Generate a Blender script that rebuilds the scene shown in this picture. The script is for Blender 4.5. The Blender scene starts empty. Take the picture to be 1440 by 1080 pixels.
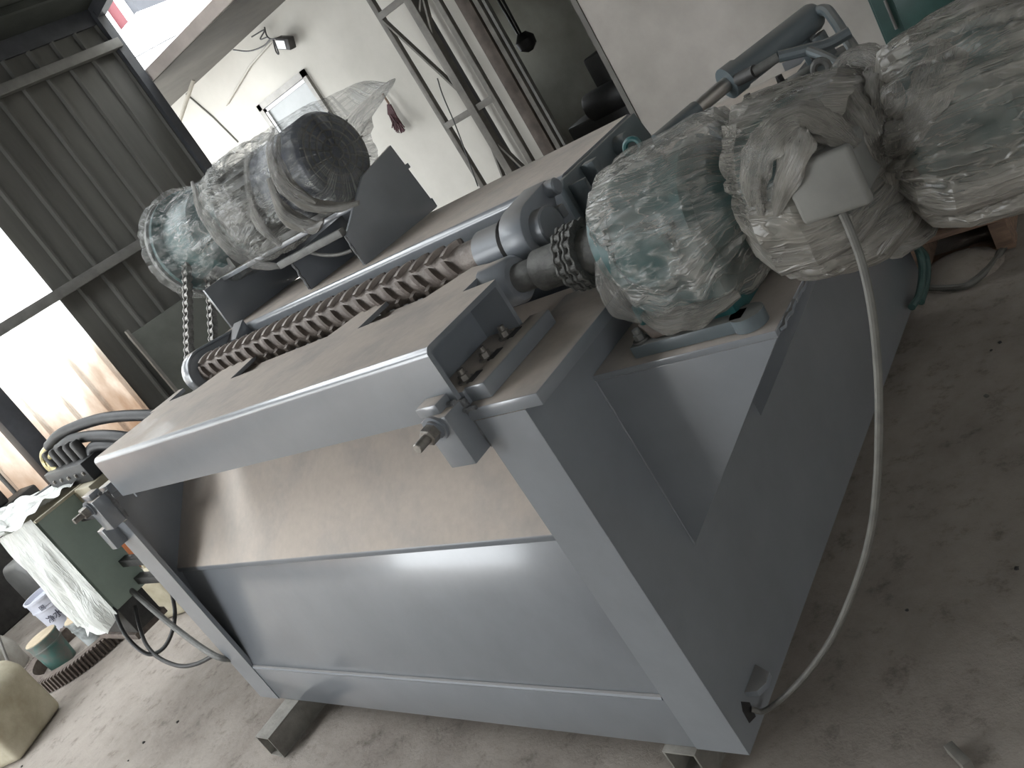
import bpy, bmesh, math, random
from mathutils import Vector, Matrix, noise
random.seed(7)
PI = math.pi
scene = bpy.context.scene
COL = scene.collection

# ------------------------------------------------------------------ camera
RC = ((0.703776, 0.488576, -0.515745), (-0.184568, -0.575297, -0.796849), (-0.686027, 0.655994, -0.314705))
CAM = Vector((1.082871, -1.032673, 1.6))
FPX = 1228.43
cd = bpy.data.cameras.new('camera'); cam = bpy.data.objects.new('camera', cd); COL.objects.link(cam)
cd.sensor_fit = 'HORIZONTAL'; cd.sensor_width = 36.0; cd.lens = 36.0 * FPX / 1440.0; cd.clip_start = 0.02; cd.clip_end = 200
M = Matrix.Identity(4)
for i in range(3):
    M[i][0] = RC[0][i]; M[i][1] = -RC[1][i]; M[i][2] = -RC[2][i]; M[i][3] = CAM[i]
cam.matrix_world = M
scene.camera = cam

# ------------------------------------------------------------------ world, light, exposure
w = bpy.data.worlds.new('overcast_sky'); scene.world = w; w.use_nodes = True
bg = w.node_tree.nodes['Background']; bg.inputs[0].default_value = (0.93, 0.97, 1.0, 1); bg.inputs[1].default_value = 5.0
scene.view_settings.view_transform = 'Standard'; scene.view_settings.look = 'None'
scene.view_settings.gamma = 1.0; scene.view_settings.use_curve_mapping = False
scene.view_settings.exposure = 1.0

def portal(name, loc, rot, sx, sy):
    l = bpy.data.lights.new(name, 'AREA'); l.shape = 'RECTANGLE'; l.size = sx; l.size_y = sy
    l.cycles.is_portal = True
    o = bpy.data.objects.new(name, l); COL.objects.link(o); o.location = loc; o.rotation_euler = rot
    return o
portal('sky_portal_front', (-5.3, -5.3, 2.0), (PI/2, 0, 0), 3.4, 4.0)          # open shed front, light heads +Y
portal('sky_portal_roof', (-4.6, -.9, 4.75), (0, 0, 0), 1.8, 5.0)
portal('sky_portal_gap', (-7.1, 5.35, 1.6), (0, -PI/2, 0), 3.2, 1.3)
portal('sky_portal_right', (3.7, -2.8, 1.9), (0, PI/2, 0), .6, 3.2)

# ------------------------------------------------------------------ helpers
def at(u, v, axis, val):
    d = Vector(((u - 720) / FPX, (v - 540) / FPX, 1.0))
    r = Vector([sum(RC[k][i] * d[k] for k in range(3)) for i in range(3)])
    return CAM + r * ((val - CAM[axis]) / r[axis])

class MB:
    def __init__(s): s.v = []; s.f = []
    def add(s, vs, fs):
        b = len(s.v); s.v += [Vector(p) for p in vs]; s.f += [tuple(i + b for i in q) for q in fs]; return s
    def box(s, x0, x1, y0, y1, z0, z1):
        return s.add([(x0,y0,z0),(x1,y0,z0),(x1,y1,z0),(x0,y1,z0),(x0,y0,z1),(x1,y0,z1),(x1,y1,z1),(x0,y1,z1)],
                     [(0,3,2,1),(4,5,6,7),(0,1,5,4),(1,2,6,5),(2,3,7,6),(3,0,4,7)])
    def prism(s, poly, axis, a, b):
        n = len(poly)
        def mk(p, t):
            q = [0, 0, 0]; o = [i for i in range(3) if i != axis]; q[o[0]] = p[0]; q[o[1]] = p[1]; q[axis] = t; return q
        vs = [mk(p, a) for p in poly] + [mk(p, b) for p in poly]
        fs = [tuple(range(n)), tuple(range(2*n-1, n-1, -1))] + [(i, (i+1) % n, (i+1) % n + n, i + n) for i in range(n)]
        return s.add(vs, fs)
    def tube(s, pts, r, n=10, closed=False, caps=True):
        pts = [Vector(p) for p in pts]; m = len(pts); rs = r if isinstance(r, (list, tuple)) else [r] * m
        ref = None; vs = []
        for i, p in enumerate(pts):
            a = pts[(i-1) % m] if (closed or i > 0) else p
            c = pts[(i+1) % m] if (closed or i < m-1) else p
            t = (c - a).normalized()
            if ref is None:
                ref = t.orthogonal().normalized()
            ref = (ref - t * ref.dot(t)).normalized(); bi = t.cross(ref)
            for k in range(n):
                an = 2*PI*k/n; vs.append(p + (ref*math.cos(an) + bi*math.sin(an)) * rs[i])
        fs = []
        for i in range(m if closed else m-1):
            for k in range(n):
                j = (i+1) % m; fs.append((i*n+k, i*n+(k+1) % n, j*n+(k+1) % n, j*n+k))
        if not closed and caps: fs += [tuple(range(n-1, -1, -1)), tuple(range((m-1)*n, m*n))]
        return s.add(vs, fs)
    def cyl(s, a, b, r, n=24, r2=None):
        return s.tube([a, b], [r, r if r2 is None else r2], n)
    def lathe(s, prof, origin, axis, n=32, cap=True):
        # prof: (t, r) along axis direction
        o = Vector(origin); d = Vector(axis).normalized(); e = d.orthogonal().normalized(); g = d.cross(e)
        vs = []
        for t, r in prof:
            for k in range(n):
                a = 2*PI*k/n; vs.append(o + d*t + (e*math.cos(a) + g*math.sin(a))*r)
        fs = [(i*n+k, i*n+(k+1) % n, (i+1)*n+(k+1) % n, (i+1)*n+k) for i in range(len(prof)-1) for k in range(n)]
        if cap: fs += [tuple(range(n-1, -1, -1)), tuple(range((len(prof)-1)*n, len(prof)*n))]
        return s.add(vs, fs)
    def bar(s, a, b, wx, wy, up=(0,0,1)):
        a = Vector(a); b = Vector(b); t = (b-a).normalized(); u = Vector(up)
        if abs(t.dot(u)) > .98: u = Vector((0,1,0))
        x = t.cross(u).normalized(); y = x.cross(t)
        vs = [p + x*sx*wx/2 + y*sy*wy/2 for p in (a, b) for sx, sy in ((-1,-1),(1,-1),(1,1),(-1,1))]
        return s.add(vs, [(3,2,1,0),(4,5,6,7),(0,1,5,4),(1,2,6,5),(2,3,7,6),(3,0,4,7)])
    def xf(s, mat): s.v = [mat @ p for p in s.v]; return s

def wpos(o):
    p = Vector((0,0,0))
    while o is not None: p += o.location; o = o.parent
    return p

def link(o, parent=None, at_=None):
    COL.objects.link(o)
    if parent is not None: o.parent = parent
    return o

def P(name, mb, mat, parent=None, bevel=0.0, smooth=35, seg=2, label=None, kind=None, fold=None):
    """one mesh object; geometry is given in world metres"""
    me = bpy.data.meshes.new(name)
    org = wpos(parent) if parent is not None else Vector((0,0,0))
    bm = bmesh.new(); vs = [bm.verts.new(p - org) for p in mb.v]
    for q in mb.f:
        try: bm.faces.new([vs[i] for i in q])
        except ValueError: pass
    bmesh.ops.recalc_face_normals(bm, faces=bm.faces)
    if bevel > 0:
        es = [e for e in bm.edges if len(e.link_faces) == 2 and e.calc_face_angle(0) > math.radians(30)]
        bmesh.ops.bevel(bm, geom=es, offset=bevel, segments=seg, profile=0.5, affect='EDGES', clamp_overlap=True)
    for f in bm.faces: f.smooth = True
    bm.to_mesh(me); bm.free()
    me.set_sharp_from_angle(angle=math.radians(smooth))
    if fold:
        at_ = me.attributes.new('fold', 'FLOAT_VECTOR', 'POINT')
        for i, q in enumerate(fold): at_.data[i].vector = q
    me.materials.append(mat)
    o = bpy.data.objects.new(name, me); link(o, parent)
    if label: o['label'] = label
    if kind: o['kind'] = kind
    return o

def thing(name, label, cat, loc, group=None):
    o = bpy.data.objects.new(name, None); COL.objects.link(o); o.location = loc; o.empty_display_size = .05
    o['label'] = label; o['category'] = cat
    if group: o['group'] = group
    return o
def tag(o, label, cat, group=None):
    o['label'] = label; o['category'] = cat
    if group: o['group'] = group
    return o
def inst(src, mat_world, parent, name=None):
    o = bpy.data.objects.new(name or src.name.split('.')[0], src.data); COL.objects.link(o); o.parent = parent
    m = Matrix(mat_world); m.translation = m.translation - wpos(parent); o.matrix_local = m
    return o
def spline(pts, n=8):
    pts = [Vector(p) for p in pts]; out = []
    q = [pts[0]*2-pts[1]] + pts + [pts[-1]*2-pts[-2]]
    for i in range(1, len(q)-2):
        for k in range(n):
            t = k/n; a, b, c, d = q[i-1], q[i], q[i+1], q[i+2]
            out.append(.5*((2*b)+(c-a)*t+(2*a-5*b+4*c-d)*t*t+(3*b-a-3*c+d)*t**3))
    out.append(pts[-1]); return out

# ------------------------------------------------------------------ materials
def newmat(name):
    m = bpy.data.materials.new(name); m.use_nodes = True; nt = m.node_tree
    return m, nt, nt.nodes['Principled BSDF']
def N(nt, t, **kw):
    n = nt.nodes.new(t)
    for k, v in kw.items():
        if k in n.inputs.keys(): n.inputs[k].default_value = v
        else: setattr(n, k, v)
    return n
def ramp(nt, fac, stops):
    r = nt.nodes.new('ShaderNodeValToRGB'); el = r.color_ramp.elements
    while len(el) < len(stops): el.new(.5)
    for e, (p, c) in zip(el, stops): e.position = p; e.color = (*c, 1) if len(c) == 3 else c
    nt.links.new(fac, r.inputs[0]); return r
def mat(name, c1, c2=None, scale=6.0, rough=.5, metal=0.0, bump=0.0, bscale=None, spec=.5, detail=6, lo=.35, hi=.65, stretch=None):
    m, nt, b = newmat(name); L = nt.links.new
    b.inputs['Roughness'].default_value = rough; b.inputs['Metallic'].default_value = metal
    b.inputs['Specular IOR Level'].default_value = spec
    tc = N(nt, 'ShaderNodeTexCoord'); src = tc.outputs['Object']
    if stretch:
        mp = N(nt, 'ShaderNodeMapping'); mp.inputs['Scale'].default_value = stretch; L(src, mp.inputs[0]); src = mp.outputs[0]
    n = N(nt, 'ShaderNodeTexNoise', Scale=scale, Detail=detail, Roughness=.6); L(src, n.inputs['Vector'])
    if c2 is None: c2 = tuple(x*.82 for x in c1)
    r = ramp(nt, n.outputs[0], [(lo, c2), (hi, c1)]); L(r.outputs[0], b.inputs['Base Color'])
    if bump > 0:
        n2 = N(nt, 'ShaderNodeTexNoise', Scale=bscale or scale*6, Detail=6, Roughness=.65); L(src, n2.inputs['Vector'])
        bp = N(nt, 'ShaderNodeBump', Strength=bump, Distance=.01); L(n2.outputs[0], bp.inputs['Height']); L(bp.outputs[0], b.inputs['Normal'])
    return m
def dusty(name, paint, dust, rough=.32, amount=1.0, thr=(.55,.9), spec=.5, pb=.03, coat=.0):
    """painted steel with dust that has settled on upward faces"""
    m, nt, b = newmat(name); L = nt.links.new
    tc = N(nt, 'ShaderNodeTexCoord'); g = N(nt, 'ShaderNodeNewGeometry'); sx = N(nt, 'ShaderNodeSeparateXYZ'); L(g.outputs['Normal'], sx.inputs[0])
    n = N(nt, 'ShaderNodeTexNoise', Scale=5.0, Detail=7, Roughness=.65); L(tc.outputs['Object'], n.inputs['Vector'])
    n3 = N(nt, 'ShaderNodeTexNoise', Scale=38.0, Detail=4, Roughness=.6); L(tc.outputs['Object'], n3.inputs['Vector'])
    pc = ramp(nt, n.outputs[0], [(.3, tuple(x*.9 for x in paint)), (.7, tuple(x*1.06 for x in paint))])
    dc = ramp(nt, n3.outputs[0], [(.3, tuple(x*.9 for x in dust)), (.7, dust)])
    mr = N(nt, 'ShaderNodeMapRange'); mr.inputs[1].default_value = thr[0]; mr.inputs[2].default_value = thr[1]; mr.inputs[4].default_value = amount
    L(sx.outputs[2], mr.inputs[0])
    nr = N(nt, 'ShaderNodeMapRange'); nr.inputs[1].default_value = .3; nr.inputs[2].default_value = .55; nr.inputs[3].default_value = .72; nr.inputs[4].default_value = 1.0
    L(n.outputs[0], nr.inputs[0])
    mu = N(nt, 'ShaderNodeMath', operation='MULTIPLY'); L(mr.outputs[0], mu.inputs[0]); L(nr.outputs[0], mu.inputs[1])
    mx = N(nt, 'ShaderNodeMix', data_type='RGBA'); L(mu.outputs[0], mx.inputs[0]); L(pc.outputs[0], mx.inputs[6]); L(dc.outputs[0], mx.inputs[7])
    L(mx.outputs[2], b.inputs['Base Color'])
    rr = N(nt, 'ShaderNodeMapRange'); rr.inputs[3].default_value = rough; rr.inputs[4].default_value = .8; L(mu.outputs[0], rr.inputs[0]); L(rr.outputs[0], b.inputs['Roughness'])
    b.inputs['Specular IOR Level'].default_value = spec
    cw = N(nt, 'ShaderNodeMapRange'); cw.inputs[3].default_value = coat; cw.inputs[4].default_value = 0.0; L(mu.outputs[0], cw.inputs[0]); L(cw.outputs[0], b.inputs['Coat Weight']); b.inputs['Coat Roughness'].default_value = .14
    n2 = N(nt, 'ShaderNodeTexNoise', Scale=60.0, Detail=3); L(tc.outputs['Object'], n2.inputs['Vector'])
    bp = N(nt, 'ShaderNodeBump', Strength=pb, Distance=.004); L(n2.outputs[0], bp.inputs['Height']); L(bp.outputs[0], b.inputs['Normal'])
    return m
def film(name, tint, a_lo, a_hi, rough=.25, scale=6.0, bump=.5, streak=4.0, line=.28):
    """creased dusty plastic film, part clear, part milky; creases follow the 'fold' coordinates of the mesh"""
    m, nt, b = newmat(name); L = nt.links.new
    tc = N(nt, 'ShaderNodeTexCoord'); at_ = N(nt, 'ShaderNodeAttribute', attribute_name='fold')
    n = N(nt, 'ShaderNodeTexNoise', Scale=scale, Detail=4, Roughness=.55, Distortion=.3); L(tc.outputs['Object'], n.inputs['Vector'])
    n2 = N(nt, 'ShaderNodeTexNoise', Scale=streak, Detail=3, Roughness=.55, Distortion=.25); L(at_.outputs['Vector'], n2.inputs['Vector'])
    n4 = N(nt, 'ShaderNodeTexNoise', Scale=streak*2.7, Detail=2, Roughness=.5, Distortion=.2); L(at_.outputs['Vector'], n4.inputs['Vector'])
    def ridge(src, w_):
        sb = N(nt, 'ShaderNodeMath', operation='SUBTRACT'); L(src, sb.inputs[0]); sb.inputs[1].default_value = .5
        ab = N(nt, 'ShaderNodeMath', operation='ABSOLUTE'); L(sb.outputs[0], ab.inputs[0])
        rg = N(nt, 'ShaderNodeMapRange'); rg.inputs[1].default_value = 0; rg.inputs[2].default_value = w_; rg.inputs[3].default_value = 1; rg.inputs[4].default_value = 0; L(ab.outputs[0], rg.inputs[0]); return rg.outputs[0]
    r1, r2 = ridge(n2.outputs[0], .05), ridge(n4.outputs[0], .045)
    mxr = N(nt, 'ShaderNodeMath', operation='MAXIMUM'); L(r1, mxr.inputs[0]); L(r2, mxr.inputs[1])
    mr = N(nt, 'ShaderNodeMapRange'); mr.inputs[1].default_value = .36; mr.inputs[2].default_value = .64; mr.inputs[3].default_value = a_lo; mr.inputs[4].default_value = a_hi; L(n.outputs[0], mr.inputs[0])
    ma = N(nt, 'ShaderNodeMath', operation='MULTIPLY_ADD'); L(mxr.outputs[0], ma.inputs[0]); ma.inputs[1].default_value = line; L(mr.outputs[0], ma.inputs[2]); ma.use_clamp = True
    L(ma.outputs[0], b.inputs['Alpha'])
    cr = ramp(nt, n2.outputs[0], [(.3, tuple(x*.72 for x in tint)), (.62, tint)]); L(cr.outputs[0], b.inputs['Base Color'])
    b.inputs['Roughness'].default_value = rough; b.inputs['Specular IOR Level'].default_value = .6
    ad = N(nt, 'ShaderNodeMath', operation='MULTIPLY_ADD'); L(mxr.outputs[0], ad.inputs[0]); ad.inputs[1].default_value = .5; L(n2.outputs[0], ad.inputs[2])
    bp = N(nt, 'ShaderNodeBump', Strength=bump, Distance=.010); L(ad.outputs[0], bp.inputs['Height']); L(bp.outputs[0], b.inputs['Normal'])
    return m

GREY = (.184, .197, .214); DUST = (.520, .455, .395)
m_paint = dusty('grey_paint_dusty', GREY, DUST, rough=.28, thr=(.93,.99), coat=.8)
m_hopper = dusty('grey_paint_thick_dust', GREY, DUST, rough=.3, thr=(.35,.62))
m_paint_light = dusty('grey_paint_lightly_dusted', (.175,.19,.21), (.24,.22,.2), amount=.6)
m_blue = dusty('blue_grey_paint', (.105,.128,.138), (.19,.18,.16), amount=.7)
m_dark = mat('dark_iron', (.06,.058,.055), (.035,.034,.033), 14, .55, .3, .2)
m_black = mat('black_rubber', (.02,.02,.02), (.012,.012,.012), 20, .5)
m_rust = mat('rusty_steel', (.165,.135,.115), (.085,.066,.055), 22, .7, .1, .35, 60)
m_tooth = mat('worn_tooth_steel', (.225,.195,.172), (.115,.095,.082), 18, .5, .35, .3, 60)
m_chain = mat('oily_chain_steel', (.30,.29,.27), (.12,.115,.105), 60, .4, .5, .2)
m_couple = mat('dusty_grey_steel', (.155,.155,.145), (.095,.094,.088), 25, .6, .15, .2, 70)
m_weld = mat('weld_bead_grey', (.22,.225,.23), (.12,.12,.125), 60, .5, .2, .8, 160)
m_bolt = mat('bolt_zinc', (.30,.28,.25), (.16,.145,.13), 40, .45, .6)
m_green = mat('machine_green_enamel', (.018,.085,.085), (.010,.05,.05), 12, .4)
m_green2 = mat('cabinet_green_enamel', (.30,.36,.305), (.245,.30,.25), 5, .5, 0, .1)
m_fan = mat('fan_cowl_blue_black', (.045,.055,.085), (.02,.025,.04), 200, .5)
m_film = film('clear_plastic_film', (.38,.37,.34), .10, .60, .22)
m_film_dusty = film('dusty_plastic_film', (.255,.240,.210), .26, .80, .30)
m_film_mid = film('creased_clear_film', (.43,.43,.40), .10, .50, .2)
m_film_thin = film('thin_clear_film', (.44,.45,.43), .05, .38, .18)
m_film_white = film('white_plastic_sheet', (.80,.82,.78), .88, 1.0, .4, 5.0, .5, 3.0, .1)
m_hall = mat('hall_plaster', (.75,.73,.70), (.68,.66,.63), 1.6, .9)  # unseen walls, made pale to bounce light onto right-facing sides
m_concrete = mat('plastered_wall', (.40,.372,.34), (.29,.27,.245), 1.6, .85, 0, .15, 30, lo=.3, hi=.7)
m_white = mat('whitewashed_wall', (.53,.51,.465), (.40,.385,.345), 1.1, .85, 0, .1, 30, lo=.25, hi=.7)
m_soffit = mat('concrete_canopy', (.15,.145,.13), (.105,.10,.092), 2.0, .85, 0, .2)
m_sheet = mat('dull_metal_sheet', (.105,.102,.092), (.07,.068,.06), 3.0, .6, .1, .15, stretch=(1,1,.15))
m_girt = mat('wall_girt_steel', (.16,.157,.145), (.11,.108,.10), 6, .6)
m_column = mat('dark_steel_column', (.055,.058,.065), (.035,.037,.042), 6, .5)
m_roof = mat('dark_roof_sheet', (.045,.05,.042), (.025,.028,.024), 3, .7)
m_truss = mat('truss_primer_grey', (.17,.16,.142), (.11,.104,.092), 9, .6, .1)
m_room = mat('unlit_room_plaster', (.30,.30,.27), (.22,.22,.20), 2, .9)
m_wood = mat('pallet_wood', (.30,.20,.14), (.17,.11,.08), 8, .8, 0, .3, stretch=(1,6,6))
m_cable = mat('grey_cable_sheath', (.15,.146,.13), (.10,.098,.088), 20, .5)
m_hose = mat('green_hose', (.045,.095,.085), (.03,.065,.06), 14, .5)
m_tube = mat('mill_scale_steel', (.235,.225,.20), (.13,.12,.105), 10, .6, .15, .2)
m_jug = mat('dirty_plastic_can', (.50,.46,.35), (.33,.29,.20), 6, .55, 0, .15)
m_sack = mat('woven_sack', (.42,.40,.35), (.30,.28,.24), 8, .85, 0, .3)
m_grey_can = mat('grey_plastic_can', (.16,.16,.155), (.11,.11,.105), 6, .5)
m_bucket_w = mat('white_bucket_plastic', (.66,.67,.74), (.52,.53,.60), 5, .45)
m_bucket_o = mat('orange_plastic', (.80,.30,.12), (.6,.2,.08), 6, .5)
m_bucket_g = mat('green_paint_bucket', (.07,.16,.14), (.14,.145,.13), 9, .5, lo=.42, hi=.56)
m_bucket_s = mat('spattered_grey_bucket', (.40,.43,.43), (.16,.17,.165), 8, .5, lo=.42, hi=.56)
m_lid = mat('dried_paint_crust', (.50,.42,.30), (.38,.31,.22), 10, .8, 0, .4)
m_ink = mat('dark_print_ink', (.05,.05,.08), None, 10, .6)
m_brass = mat('yellow_zinc_fitting', (.50,.43,.22), (.33,.28,.14), 20, .35, .7)
m_red = mat('red_tile_band', (.075,.006,.010), None, 3, .7)
m_far = mat('far_building_grey', (.04,.042,.048), None, 2, .8)
m_farw = mat('far_building_white', (.85,.85,.87), None, 2, .8)
m_bristle = mat('dark_red_bristles', (.085,.035,.04), (.05,.022,.025), 60, .8)
m_cabgreen = mat('teal_door_enamel', (.035,.085,.075), (.022,.055,.05), 5, .45)
m_olive = mat('olive_tarp', (.10,.105,.06), (.06,.062,.036), 9, .85, 0, .4)
m_glass = mat('grey_window_glass', (.22,.23,.225), (.17,.18,.175), 2, .3)
m_frame = mat('window_frame_grey', (.28,.265,.24), (.2,.19,.17), 8, .5)
m_lampglass = mat('lamp_glass', (.7,.72,.7), None, 10, .15)

def floor_mat():
    m, nt, b = newmat('dusty_concrete_floor'); L = nt.links.new
    tc = N(nt, 'ShaderNodeTexCoord'); mp = N(nt, 'ShaderNodeMapping'); mp.inputs['Rotation'].default_value = (0,0,.5); mp.inputs['Scale'].default_value = (1,.7,1)
    L(tc.outputs['Object'], mp.inputs[0])
    n = N(nt, 'ShaderNodeTexNoise', Scale=1.3, Detail=9, Roughness=.68); L(mp.outputs[0], n.inputs['Vector'])
    n2 = N(nt, 'ShaderNodeTexNoise', Scale=11.0, Detail=10, Roughness=.74); L(tc.outputs['Object'], n2.inputs['Vector'])
    r = ramp(nt, n.outputs[0], [(.32, (.20,.172,.148)), (.5, (.30,.265,.232)), (.68, (.37,.333,.296))])
    r2 = ramp(nt, n2.outputs[0], [(.30, (.35,.32,.30)), (.46, (.95,.95,.95)), (.7, (1.06,1.06,1.06))])
    mx = N(nt, 'ShaderNodeMix', data_type='RGBA', blend_type='MULTIPLY'); mx.inputs[0].default_value = .8
    L(r.outputs[0], mx.inputs[6]); L(r2.outputs[0], mx.inputs[7]); L(mx.outputs[2], b.inputs['Base Color'])
    b.inputs['Roughness'].default_value = .85
    bp = N(nt, 'ShaderNodeBump', Strength=.5, Distance=.015); L(n2.outputs[0], bp.inputs['Height']); L(bp.outputs[0], b.inputs['Normal'])
    return m
m_floor = floor_mat()

def trans_mat():
    """milky translucent roofing sheet, rust-stained towards its foot"""
    m, nt, b = newmat('translucent_sheet_rust_stained'); L = nt.links.new
    out = nt.nodes['Material Output']
    tc = N(nt, 'ShaderNodeTexCoord'); mp = N(nt, 'ShaderNodeMapping'); mp.inputs['Scale'].default_value = (1,2.2,.8); L(tc.outputs['Object'], mp.inputs[0])
    n = N(nt, 'ShaderNodeTexNoise', Scale=1.4, Detail=7, Roughness=.65); L(mp.outputs[0], n.inputs['Vector'])
    sx = N(nt, 'ShaderNodeSeparateXYZ'); L(tc.outputs['Object'], sx.inputs[0])
    zz = N(nt, 'ShaderNodeMapRange'); zz.inputs[1].default_value = .7; zz.inputs[2].default_value = 1.75; zz.inputs[3].default_value = .30; zz.inputs[4].default_value = -.28; L(sx.outputs[2], zz.inputs[0])
    ad = N(nt, 'ShaderNodeMath', operation='ADD'); L(n.outputs[0], ad.inputs[0]); L(zz.outputs[0], ad.inputs[1])
    r = ramp(nt, ad.outputs[0], [(.36, (.93,.93,.92)), (.52, (.73,.69,.64)), (.72, (.53,.46,.40)), (.9, (.40,.31,.24))])
    tr = N(nt, 'ShaderNodeBsdfTranslucent'); L(r.outputs[0], tr.inputs[0])
    L(r.outputs[0], b.inputs['Base Color']); b.inputs['Roughness'].default_value = .5
    mx = N(nt, 'ShaderNodeMixShader'); mx.inputs[0].default_value = .7; L(b.outputs[0], mx.inputs[1]); L(tr.outputs[0], mx.inputs[2]); L(mx.outputs[0], out.inputs[0])
    return m
m_trans = trans_mat()

# ================================================================== THE SETTING
def S(name, mb, m, parent=None, bevel=0, **k):
    o = P(name, mb, m, parent, bevel, **k)
    if parent is None: o['kind'] = 'structure'
    return o
S('floor', MB().box(-14, 4.2, -9, 12, -.1, 0), m_floor)
# back wall (plane y = 6) with the doorway; whitewashed to the left of the doorway
wb = S('wall_back', MB().box(-12, -7.5, 6, 6.25, 0, 3.2).box(-7.5, -4.05, 6, 6.25, 0, 5).box(-4.05, -3.07, 6, 6.25, 2.9, 5).box(-3.07, 4, 6, 6.25, 0, 5), m_white)
# bare plaster face of the stretch right of the doorway
P('plaster_panel', MB().box(-3.07, 4, 5.985, 6.0, 0, 4.9), m_concrete, wb)
P('trim_board', MB().box(-3.07, -3.02, 5.97, 5.985, 0, 2.9), m_soffit, wb)
# canopy of the white building
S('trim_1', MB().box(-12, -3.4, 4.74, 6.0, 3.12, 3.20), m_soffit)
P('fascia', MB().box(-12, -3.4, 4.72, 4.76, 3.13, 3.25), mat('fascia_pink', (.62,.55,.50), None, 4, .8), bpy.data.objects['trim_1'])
# crack lines / conduit on the white wall
P('conduit', MB().tube([at(u, v, 1, 5.975) for u, v in ((318, 148), (352, 92), (385, 55))], .012, 6), m_white, wb)
P('plaster_joint', MB().tube([at(u, v, 1, 5.995) for u, v in ((262, 132), (300, 165), (335, 200))], .012, 6), m_soffit, wb)
# right wall, front wall and roof (they close the hall around the camera)
S('wall_right', MB().box(3.6, 3.8, -5.4, 6.2, 0, 1.6).box(3.6, 3.8, -5.4, 6.2, 2.2, 5).box(3.6, 3.8, -5.4, -4.4, 1.6, 2.2).box(3.6, 3.8, -1.2, 6.2, 1.6, 2.2), m_hall)  # the long slot is an added, unseen opening that lights right-facing sides
S('wall_front', MB().box(-3.6, 3.6, -5.4, -5.25, 0, 5), m_hall)
roof = MB()
def roofz(x): return 3.95 + .11*(x+7) if x < 0 else 4.72 - .11*x
SKY = (-5.5, -3.7, -3.4, 1.6)     # unseen roof opening added for top light: x0, x1, y0, y1
for xa, xb, ya, yb in ((-7.5, SKY[0], -5.5, 4.75), (SKY[0], SKY[1], -5.5, SKY[2]), (SKY[0], SKY[1], SKY[3], 4.75), (SKY[1], 0, -5.5, 4.75), (0, 3.9, -5.5, 4.75)):
    za, zb = roofz(xa), roofz(xb)
    roof.add([(xa,ya,za),(xb,ya,zb),(xb,yb,zb),(xa,yb,za),(xa,ya,za+.06),(xb,ya,zb+.06),(xb,yb,zb+.06),(xa,yb,za+.06)],
             [(0,3,2,1),(4,5,6,7),(0,1,5,4),(1,2,6,5),(2,3,7,6),(3,0,4,7)])
rf = S('ceiling', roof, m_roof)
lo = MB()
lo.box(-3.4, 3.7, 4.7, 6.2, 4.3, 4.36)
P('shade_infill', lo, m_roof, rf)  # unseen strip added over the gap to darken the back wall
for y in (4.66, 3.0, 1.0, -1.0, -3.0, -5.2):
    P('rafter', MB().bar((-7.2, y, roofz(-7.2)-.06), (0, y, roofz(0)-.06), .10, .12), m_column, rf)
for x in (-6.4, -5.6, -3.6):
    P('purlin', MB().bar((x, -5.4, roofz(x)-.03), (x, 4.72, roofz(x)-.03), .06, .06), m_roof, rf)
# left wall: vertical metal sheets (solid right of y = 2.55, translucent left of it)
wl = S('wall_left', MB().box(-7.06, -6.96, -5.4, 4.69, 3.80, 3.97), m_column)
def sheet_mesh(y0, y1, z0, z1):
    # one pan sheet: flat with a raised seam at its right edge
    pts = [(y0, -7.0), (y1-.045, -7.0), (y1-.032, -6.962), (y1-.012, -6.962), (y1, -7.0)]
    mb = MB(); vs = []; fs = []
    for z in (z0, z1):
        for y, x in pts: vs.append((x, y, z))
        for y, x in reversed(pts): vs.append((x-.006, y, z))
    n = len(pts)*2
    for i in range(n): fs.append((i, (i+1) % n, (i+1) % n + n, i + n))
    h = len(pts)
    for i in range(h-1):
        fs.append((i, i+1, n-2-i, n-1-i)); fs.append((i+n, n-1-i+n, n-2-i+n, i+1+n))
    return mb.add(vs, fs)
y = 4.62
while y > 2.60:
    P('metal_sheet', sheet_mesh(max(y-.262, 2.55), y, 0, 3.85), m_sheet, wl); y -= .262
P('corner_flashing', MB().box(-7.03, -6.90, 4.60, 4.70, 0, 3.9), m_column, wl)
y = 2.55
while y > -1.0:
    P('translucent_sheet', sheet_mesh(y-.262, y, 0.35, 3.85), m_trans, wl); y -= .262
P('sheet_run', sheet_mesh(-5.4, y, .35, 3.85), m_trans, wl)
P('plinth', MB().box(-7.1, -6.98, -5.4, 2.55, 0, .40), m_soffit, wl)
for z in (3.56, 1.87):
    P('girt', MB().box(-6.96, -6.86, -5.4, 4.64, z-.045, z+.045), m_girt, wl, .004)
P('column', MB().box(-6.95, -6.78, 1.42, 1.60, 0, 3.9), m_column, wl, .004)
P('column', MB().box(-6.95, -6.78, -2.6, -2.42, 0, 3.9), m_column, wl, .004)
P('downpipe', MB().cyl((-6.93, 1.18, .3), (-6.93, 1.18, 3.8), .018, 10), m_girt, wl)
# far building beyond the gap: grey and red bands
fb = thing('far_building', 'grey and dark red banded building seen over the shed wall edge', 'building', (-18.5, 14.0, 0))
fp = [at(u, v, 1, 14.0) for u, v in ((138, 62), (165, 52), (172, 44), (188, 32), (193, 27), (199, 20))]
zb_ = [p.z for p in fp]; zmid = sum(zb_)/len(zb_)
for (a_, b_), m_, nm in zip(zip(fp[:-1], fp[1:]), (m_far, m_farw, m_red, m_farw, m_far), ('grey_band', 'white_pilaster', 'red_band', 'white_pilaster', 'grey_band')):
    P(nm, MB().box(a_.x, b_.x, 14.0 - (.12 if m_ is m_farw else 0), 15.0, zmid, zmid+3.0), m_, fb)
P('lower_wall', MB().box(fp[0].x-2, fp[-1].x, 13.9, 15.0, 0, zmid), m_farw, fb)
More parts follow.
